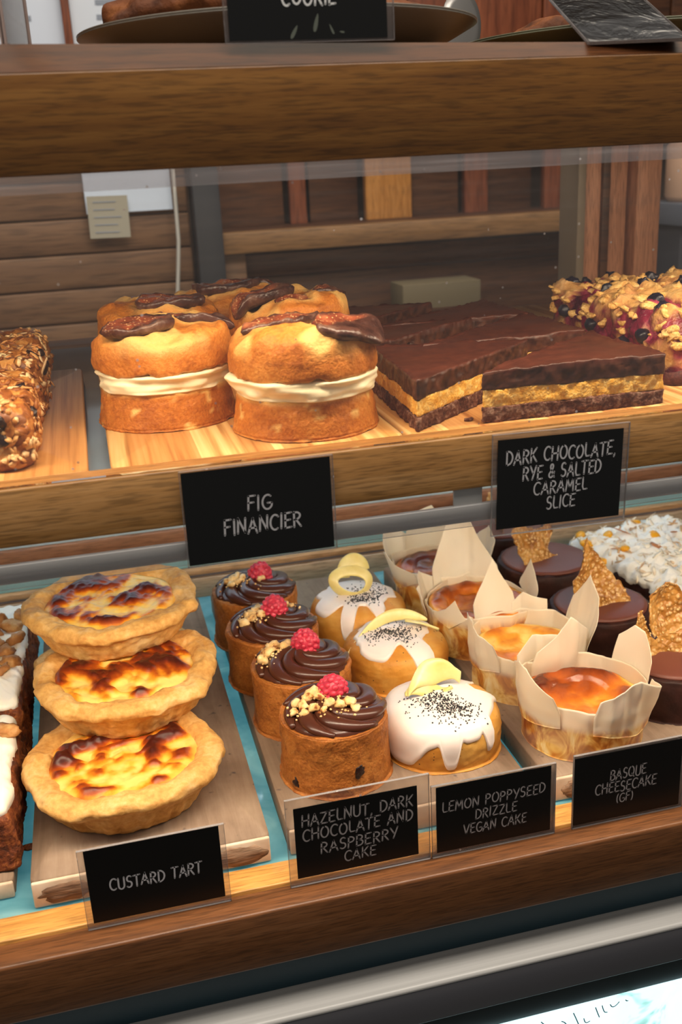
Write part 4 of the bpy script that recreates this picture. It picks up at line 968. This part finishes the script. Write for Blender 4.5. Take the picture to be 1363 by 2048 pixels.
def basque(label, loc, seed, petals, burn=.5, rz=0, rk=1.0, h=.034, base=.049):
    """petals: (degrees clockwise from the counter front, half width, foot, heights along the top edge, gap, flare)"""
    root = thing('basque_cheesecake', label, 'cheesecake', loc, rz, 'cheesecakes in baking paper'); view = math.radians(-118)
    R = .0500*rk; rnd = random.Random(seed)
    V, F = lathe([(0, .001), (R*.93, .001), (R*.97, .003), (R*1.03, h*.9), (R*1.02, h)]+[(R*q, h) for q in np.linspace(.98, .05, 30)]+[(0, h)], 90)
    r = np.hypot(V[:, 0], V[:, 1])/R; top = sst(h*.8, h*.95, V[:, 2]); b = fbm(V*np.array([1, 1, 0]), 34, 3, seed); b2 = fbm(V*np.array([1, 1, 0]), 80, 3, seed)
    V[:, 2] += top*(.004*np.exp(-((r-.80)/.18)**2)-.003*(r < .6)+.0035*b*sst(1, .8, r)+.0012*b2)
    mk = burn+.20*b+.14*b2+.10*np.exp(-((r-.8)/.2)**2)-.35*sst(.88, 1.02, r); link('cheesecake_body', (V, F), MCHEESE, root, mask=mk)
    def skins(nm, P, closed, off):
        V, F = grid(np.array(P), closed); m, n = np.array(P).shape[:2]; k = len(V); N = normals(V, F); W = V-N*.0004
        mk = sst(h*1.05, h*.80, V[:, 2])*(.85+.15*sst(-.3, .3, fbm(V, 40, 2, seed+off))); F2 = [tuple(i+k for i in f[::-1]) for f in F]; B_ = []
        for r0 in (0, (m-1)*n): B_ += [(r0+j, r0+(j+1) % n, k+r0+(j+1) % n, k+r0+j) for j in range(n if closed else n-1)]
        if not closed:
            for j in (0, n-1): B_ += [(i*n+j, (i+1)*n+j, k+(i+1)*n+j, k+i*n+j) for i in range(m-1)]
        link(nm, (np.vstack([V, W]), F+F2+B_), MPAPER, root, mask=np.concatenate([mk, mk]))
    def rad(A, z, off):
        cs = np.stack([np.cos(A), np.sin(A), A*0], 1); cr = np.abs(fbm(cs, 1.9, 2, seed+off+20)); g = np.minimum(z/.044, 1.4)
        rr = R*(1.015+.09*np.minimum(z/.044, 1))+.0045*g*fbm(cs, 1.3, 1, seed+off+5)-.0060*cr*g+.0012*fbm(np.stack([np.cos(A)*2, np.sin(A)*2, z*30], 1), 1.4, 2, seed+off)
        return np.maximum(rr, R*.98*(1+.06*np.minimum(z/.034, 1))+.0006)
    n = 260; A = np.arange(n)/n*2*PI; Hh = base+.0025*fbm(np.stack([np.cos(A), np.sin(A), A*0], 1), 1.6, 2, seed+1)
    skins('paper_wrap', [np.stack([rad(A, t*Hh, 0)*np.cos(A), rad(A, t*Hh, 0)*np.sin(A), t*Hh+.0006], 1) for t in np.linspace(0, 1, 26)], True, 0)
    for i, (d, hw, zb, hs, off, flare) in enumerate(petals):
        n = 44; u_ = np.linspace(-1, 1, n); P = []
        for t in np.linspace(0, 1, 30):
            zb_ = zb+.012*np.abs(u_)*(1 if i % 2 else .4)+.004*u_; top = np.interp(-u_, [-1, -.35, .25, 1], hs); z = zb_+(top-zb_)*t
            wdt = 1-.30*np.clip((z-.045)/.045, 0, 1)*(.6+.4*t); a = view-math.radians(d)+math.radians(hw)*u_*wdt
            r_ = rad(a, z, 0)+.0012+off+flare*np.clip(z-.036, 0, 1)+.0022*np.sin(u_*2.2+i)*sst(.03, .07, z)+.004*(u_**2)*sst(.04, .08, z)
            P.append(np.stack([r_*np.cos(a), r_*np.sin(a), z+.0006], 1))
        skins('paper_flap', P, False, i)
    return root
basque('paper wrapped cheesecake nearest the glass, deep brown top', (.3680, .0950, ZB), 2,
    [(64, 46, .022, (.060, .076, .072, .054), .0006, .06), (-54, 44, .020, (.052, .062, .076, .060), .0010, .08), (-128, 26, .030, (.070, .084, .082, .062), .0004, .08), (140, 34, .030, (.058, .070, .066, .060), .0004, .10)], .66)
basque('paper wrapped cheesecake behind the front one, palest yellow top', (.3600, .1930, ZB), 5,
    [(66, 44, .024, (.060, .076, .074, .054), .0006, .06), (140, 26, .030, (.062, .080, .102, .066), .0004, .14), (-50, 42, .022, (.056, .074, .090, .060), .0010, .06), (-112, 32, .030, (.070, .098, .086, .062), .0016, .16), (178, 18, .034, (.056, .066, .062, .058), .0004, .05)], .28)
basque('paper wrapped cheesecake in the third row, tall paper peak at its back', (.3480, .2880, ZB), 7,
    [(158, 42, .030, (.064, .122, .112, .062), .0006, .10), (24, 22, .034, (.046, .066, .054, .046), .0006, -.12), (92, 30, .026, (.054, .064, .070, .056), .0008, .22), (-112, 22, .034, (.056, .082, .070, .054), .0010, .14)], .58, rk=.97, h=.044, base=.048)
basque('paper wrapped cheesecake farthest back on its board', (.3420, .3880, ZB), 11,
    [(100, 36, .030, (.072, .092, .088, .066), .0008, .12), (48, 34, .030, (.058, .062, .072, .064), .0012, .30), (158, 34, .030, (.070, .092, .096, .070), .0006, .08), (-110, 36, .030, (.066, .084, .076, .062), .0006, .10)], .85, rk=.95, h=.044, base=.052)

# ---- chocolate cakes with seed crisps
def dcake():
    m = Mt('dark_cake', .6, .3); a = m.noise(60, 4); m.col(m.ramp(a, [(.3, '26120e'), (.6, '3a1d17'), (.8, '4c2a21')])); m.bump(m.noise(180, 3), .4, .0012); return m.m
MDC = dcake()
MDTOP = Mt('cocoa_glaze', .45, .4).col('6e3d31').m
def crisp_mat():
    m = Mt('sesame_crisp', .35, .5); a = m.vor(230); b = m.noise(45, 3)
    c = m.ramp(b, [(.3, '7d4a1a'), (.5, 'a8712f'), (.7, 'c79650')]); m.col(m.mix(m.ramp(a, [(.25, .7), (.42, 0.)]), c, rgb('d6b27a'))); m.bump(m.math('MULTIPLY', a, -1.0), .8, .002); return m.m
MCRISP = crisp_mat(); MSES = plain('pale_sesame', 'd3ad74', .45)
def crisp_sheet(out, bowl, seed, rot, loc):
    """wafer with its own outline (u right, v up), bowed and about 2 mm thick"""
    out = np.array(smooth(list(out)+[out[0]], 2))[:-1]; out = dens_out(out, .002); c = out.mean(0); P = []
    ss = np.linspace(1, .04, 22); n = len(out)
    for s in ss: q = c+(out-c)*s; P.append(np.stack([q[:, 0], bowl*(1-((q-c)**2).sum(1)/((out-c)**2).sum(1).max()), q[:, 1]], 1))
    V, F = grid(np.array(P), True); V[:, 1] += .0035*fbm(V, 45, 3, seed)+.0010*fbm(V, 220, 2, seed); ed = np.repeat(np.exp(-(1-ss)*16), n); V[:, 0] += ed*.0022*fbm(V, 200, 2, seed); V[:, 2] += ed*.0022*fbm(V, 200, 2, seed+4)
    k = len(V); cen = V[-n:].mean(0); V = np.vstack([V, cen]); F += [(k-1-n+1+j, k-n+(j+1) % n, k) for j in range(n)]
    W = V+np.array([0, .0018, 0]); K = len(V); F2 = [tuple(i+K for i in f[::-1]) for f in F]; rim = [((j+1) % n, j, K+j, K+(j+1) % n) for j in range(n)]
    return place((np.vstack([V, W]), F+F2+rim), loc, rot)
def choc_cake(label, loc, seed, sheets, R=.0525, h=.040):
    root = thing('chocolate_cake', label, 'cake', loc, 0, 'chocolate cakes with seed crisps')
    V, F = lathe(dense([(0, 0), (R*.96, 0), (R, .002), (R*1.0, h*.6), (R*.97, h*.9), (R*.90, h*.985), (R*.6, h), (0, h)], 6), 90); V, F = push((V, F), .0008*fbm(V, 120, 3, seed)); link('cake_body', (V, F), MDC, root)
    V, F = lathe([(0, h-.001), (R*.88, h-.001), (R*.885, h+.0008), (R*.80, h+.0022), (R*.4, h+.0026), (0, h+.0026)], 70); link('cocoa_top', (V, F), MDTOP, root)
    S = [crisp_sheet(*a) for a in sheets]; V, F = merge(*S); sc_ = link('seed_crisp', (V, F), MCRISP, root, label='golden brown sesame crisp')
    rnd = random.Random(seed); q = [f for f in F if len(f) == 4]; pts = surf_pts(V, q, 260, rnd)
    link('sesame_seeds', scatter(ICO1, pts, rnd, (.0016, .0010, .0006), .0004, .2), MSES, sc_, stuff=True)
    return root
def px(pts, cx, cy, u, kv=1.12): return [((x-cx)*u, -(y-cy)*u*kv) for x, y in pts]
c1f = px([(1262, 1232), (1272, 1208), (1290, 1215), (1304, 1245), (1318, 1268), (1345, 1262), (1380, 1268), (1408, 1280), (1406, 1320), (1390, 1345), (1350, 1355), (1310, 1362), (1285, 1342), (1262, 1312), (1241, 1288), (1240, 1264)], 1322, 1290, .00045)
c1b = px([(1300, 1290), (1306, 1225), (1318, 1206), (1345, 1197), (1378, 1205), (1402, 1235), (1400, 1290), (1350, 1305)], 1322, 1290, .00045)
choc_cake('chocolate cake at the right end of the front row, cupped seed crisp on top', (.4720, .1260, ZB), 3, [(c1f, .020, 3, (-.55, 0, .25), (-.008, -.014, .055)), (c1b, .012, 5, (-.25, .1, .3), (-.006, .008, .058))])
c2 = px([(1188, 1107), (1206, 1130), (1226, 1152), (1248, 1188), (1262, 1224), (1246, 1258), (1223, 1275), (1190, 1252), (1160, 1226), (1140, 1200), (1127, 1172), (1150, 1172), (1172, 1166), (1184, 1145)], 1200, 1200, .00052)
choc_cake('chocolate cake in the second row, upright pointed seed crisp', (.4660, .2500, ZB), 6, [(c2, .016, 8, (-.40, 0, .30), (-.002, -.016, .062))])
c3 = px([(1022, 1065), (1050, 1060), (1080, 1075), (1112, 1064), (1097, 1095), (1086, 1108), (1105, 1124), (1158, 1138), (1150, 1151), (1090, 1138), (1042, 1130), (1030, 1110)], 1075, 1105, .00068)
choc_cake('chocolate cake in the third row, angular seed crisp on a reddish brown top', (.4650, .3780, ZB), 9, [(c3, .010, 12, (-.55, 0, .28), (-.004, -.010, .056))], R=.0555)
choc_cake('chocolate cake at the back of its row behind the angular crisp', (.4630, .4950, ZB), 12, [(c3, .012, 15, (-.5, 0, 1.2), (.000, -.008, .058))])

# ---- white coconut cake
def coconut():
    cx, cy = .632, .362; rz = .20
    root = thing('coconut_cake', 'long dark cake heaped with white cream, coconut flakes and yellow mango', 'cake', (cx, cy, -.4960), rz)
    out = rrect(-.078, .078, -.115, .115, .012, 6, .003)
    V, F = loft(out, [(0, 0), (.97, 0), (1, .002)]+[(1, z) for z in np.linspace(.005, .026, 7)]+[(.96, .028), (0, .028)], (0, 0)); V, F = push((V, F), .0018*fbm(V, 90, 3, 4)); link('cake_body', (V, F), MDC, root)
    prof = [(.0, .026), (.97, .026), (1.0, .029)]+[(.995, .034), (.96, .039)]+[(s, .041+.004*(1-s)) for s in np.linspace(.92, .04, 30)]+[(0, .045)]
    V, F = loft(out, prof, (0, 0)); N = normals(V, F); V = V+N*(.0085*np.abs(fbm(V, 50, 2, 3))+.0030*fbm(V, 140, 3, 5))[:, None]
    mc = Mt('whipped_cream', .5, .3).col('f4f0e8'); mc.bump(mc.noise(150, 4), .6, .002); mc.set('Subsurface Weight', .15); mc.b.inputs['Subsurface Radius'].default_value = (.004, .004, .004); mc.b.inputs['Subsurface Scale'].default_value = 1
    link('cream_topping', (V, F), mc.m, root); rnd = random.Random(8); T = [(p, n) for p, n in surf_pts(V, F, 700, rnd, lambda c: c[2] > .034)]
    mf = Mt('coconut_flake', .5, .3); mf.col(mf.ramp(mf.noise(40, 2), [(.35, 'c79a68'), (.5, 'f2e6d0'), (.7, 'fbf6ea')]))
    link('coconut_flakes', scatter(ICO1, T[:420], rnd, (.0065, .0022, .0005), .0010, .45), mf.m, root, stuff=True)
    mm = Mt('mango', .3, .5).col('e8a51c').set('Subsurface Weight', .2); mm.b.inputs['Subsurface Radius'].default_value = (.004, .002, .001); mm.b.inputs['Subsurface Scale'].default_value = 1
    for i, (p, n) in enumerate(T[420:436]):
        o = link('mango_piece', lump((.0085, .006, .0045), i, .25), mm.m, root); o.location = p+np.array((0, 0, .0005)); o.rotation_euler = (rnd.uniform(-.4, .4), rnd.uniform(-.4, .4), rnd.random()*6)
    mr = plain('toasted_flake', 'b4764a', .5)
    for i, (p, n) in enumerate(T[440:452]):
        o = link('toasted_coconut', lump((.012, .0035, .0008), i, .2), mr, root); o.location = p+np.array((0, 0, .002)); o.rotation_euler = (rnd.uniform(-.4, .4), rnd.uniform(-.4, .4), rnd.random()*6)
coconut()

# ---- frosted carrot cake
MCARROT = layer_mat('carrot_sponge', '3e1c0e', '74381a', 'a5602c', 70, .7, 1.0)
MFROST = Mt('cream_cheese_frosting', .35, .4).col('f8f1e4').set('Subsurface Weight', .15); MFROST.b.inputs['Subsurface Radius'].default_value = (.004, .004, .003); MFROST.b.inputs['Subsurface Scale'].default_value = 1; MFROST.bump(MFROST.noise(30, 3), .3, .003); MFROST = MFROST.m
def walnut_mat():
    m = Mt('walnut_half', .55, .3); a = m.noise(70, 3); m.col(m.ramp(a, [(.3, '7a4724'), (.55, 'b57c45'), (.75, 'd9ae74')])); m.bump(a, .6, .002); return m.m
MWAL = walnut_mat()
def carrot(label, x0, x1, y0, y1, h, seed, nuts):
    cx, cy = (x0+x1)/2, (y0+y1)/2; z0 = -.4880
    root = thing('carrot_cake_slice', label, 'cake', (cx, cy, z0), 0, 'frosted carrot cake slices')
    out = rrect(x0-cx, x1-cx, y0-cy, y1-cy, .006, 5, .0025)
    V, F = loft(out, [(0, 0), (.96, 0), (1, .002)]+[(1-.05*z/h, z) for z in np.linspace(.005, h-.006, 12)]+[(.93, h-.005), (0, h-.005)], (0, 0)); N = normals(V, F); V = V+N*((.0022*fbm(V, 75, 3, seed)+.0018*fbm(V, 220, 3, seed))*sst(0, .004, V[:, 2]))[:, None]
    link('cake_sponge', (V, F), MCARROT, root)
    V, F = loft(out, [(0, h-.008), (.92, h-.008), (.955, h-.006), (.95, h-.001), (.92, h+.002)]+[(s, h+.003) for s in np.linspace(.88, .05, 16)]+[(0, h+.003)], (0, 0)); V, F = push((V, F), .0022*fbm(V, 45, 2, seed+2)+.0016*fbm(V, 120, 3, seed+3)); link('frosting', (V, F), MFROST, root)
    for i, (x, y, s) in enumerate(nuts):
        S = lump((.010*s, .008*s, .005*s), seed+i, .3, 1.8, ICO3); S = push(S, .0012*fbm(S[0], 200, 2, i)); o = link('walnut', S, MWAL, root); o.location = (x-cx, y-cy, h+.006); o.rotation_euler = (.1*i, .2, i*1.7)
carrot('frosted carrot cake slice nearest the glass at the left edge, lone walnut on top', -.230, -.1000, .0640, .2120, .0515, 3, [(-.109, .172, 1.1), (-.135, .19, 1.0)])
carrot('frosted carrot cake slice at the back left, heaped with walnuts', -.230, -.0990, .2200, .4550, .0515, 8, [(-.112, .30, 1.0), (-.118, .325, 1.1), (-.110, .35, 1.0), (-.128, .34, 1.0), (-.115, .38, 1.1), (-.130, .37, .9), (-.118, .285, .8), (-.135, .31, 1.0), (-.108, .405, .9), (-.128, .40, 1.0)])
for i, (x, y, z, lab) in enumerate(((-.0985, .110, ZD, 'brown cake crumb on the glass deck left of the front tart'), (.463, .058, ZB, 'dark crumb on the board right of the front cheesecake'), (.478, .062, ZB, 'larger dark crumb on the board at the far right front'))):
    t = link('crumb', lump((.006, .004, .0022), i, .45, 1.4), MCARROT if i == 0 else MDC, loc=(x, y, z+.0018)); tag(t, lab, 'crumb')

# ================================================================== on top of the case
ZT = .0545
def plate(name, label, loc, R, rh, col, seed):
    prof = dense([(0, .003), (R*.42, .003), (R*.46, 0), (R*.50, 0), (R*.53, .004), (R*.8, rh*.55), (R*.985, rh-.001), (R, rh+.001), (R*.985, rh+.002), (R*.8, rh*.55+.005), (R*.5, .008), (0, .008)], 4)
    return tag(link(name, lathe(prof, 96), plain('glazed_'+str(seed), col, .3, .5), loc=loc), label, 'plate')
plate('dinner_plate', 'large grey stoneware plate of brown cookies on top of the case', (.158, .190, ZT), .142, .030, '7d766a', 1)
plate('dinner_plate', 'shallow sage green plate at the right behind the tilted card', (.448, .205, ZT), .136, .022, '6f705a', 2)
plate('dinner_plate', 'grey plate at the top left corner beside the clear card sleeve', (-.152, .190, ZT), .112, .028, '8a8478', 3)
def cookie_mat():
    m = Mt('brown_cookie', .7, .25); a = m.noise(40, 4); m.col(m.ramp(a, [(.3, '3a1d0d'), (.55, '6b3a1a'), (.75, '8a5226')])); m.bump(m.noise(90, 4), .8, .003); return m.m
MCOOK = cookie_mat()
def cookie(label, loc, r, h, seed, rot=(0, 0, 0)):
    V, F = lathe(dense([(0, 0), (r*.85, 0), (r, h*.25), (r*1.0, h*.55), (r*.85, h*.85), (r*.5, h), (0, h*1.05)], 6), 80); V, F = push((V, F), .0035*fbm(V, 40, 3, seed)+.0012*fbm(V, 140, 2, seed))
    o = link('cookie', (V, F), MCOOK, loc=loc); o.rotation_euler = rot; tag(o, label, 'cookie', 'cookies on top of the case')
cookie('thick brown cookie overhanging the left rim of the large plate', (.088, .165, .0860), .052, .026, 2, (0, -.12, 0))
cookie('brown cookie lying on the overhanging one', (.094, .190, .1150), .050, .020, 3)
cookie('brown cookie in the middle of the large plate behind the card', (.185, .215, .0680), .055, .024, 5)
cookie('brown cookie at the right side of the large plate', (.226, .180, .0840), .040, .022, 6, (0, .1, 0))
cookie('dark lumpy cookie on the green plate beside the cake server', (.3900, .240, .0740), .032, .020, 7)
cookie('dark brown cookie at the top left corner of the picture', (-.092, .175, .0760), .046, .060, 8)
def server():
    root = thing('cake_server', 'grey metal cake server with a rounded blade standing behind the large plate', 'cake server', (.3400, .300, ZT), .25)
    t = np.linspace(0, 2*PI, 49)[:-1]; out = np.stack([.021*np.cos(t), .030*np.sin(t)], 1)
    V, F = loft(out, [(0, -.0006), (1, -.0006), (1, .0006), (.7, .0016), (0, .0022)], (0, 0)); V, F = place((V, F), (0, 0, .047), (PI/2-.25, .35, 0)); link('blade', (V, F), Mt('dull_steel', .38, .5, Metallic=.85).col('8f8b86').m, root)
    link('handle', tube([(-.008, .008, .022), (-.016, .022, .009), (-.05, .09, .006), (-.07, .14, .006)], [.003, .004, .0055, .005], 12), MBLACK, root)
server()
def holder():
    root = thing('card_sleeve', 'clear upright card sleeve at the top left corner of the case', 'card sleeve', (-.0220, .1000, ZT), 1.45)
    link('plastic_pocket', boxm(-.05, .05, -.0012, 0, 0, .09), MSLEEVE, root, smooth=False)
    link('sleeve_rim', merge(boxm(.045, .05, -.002, .0008, 0, .09), boxm(-.05, -.045, -.002, .0008, 0, .09), boxm(-.05, .05, -.002, .0008, 0, .004)), plain('pinkish_plastic_rim', '9a857c', .35), root, smooth=False)
holder()
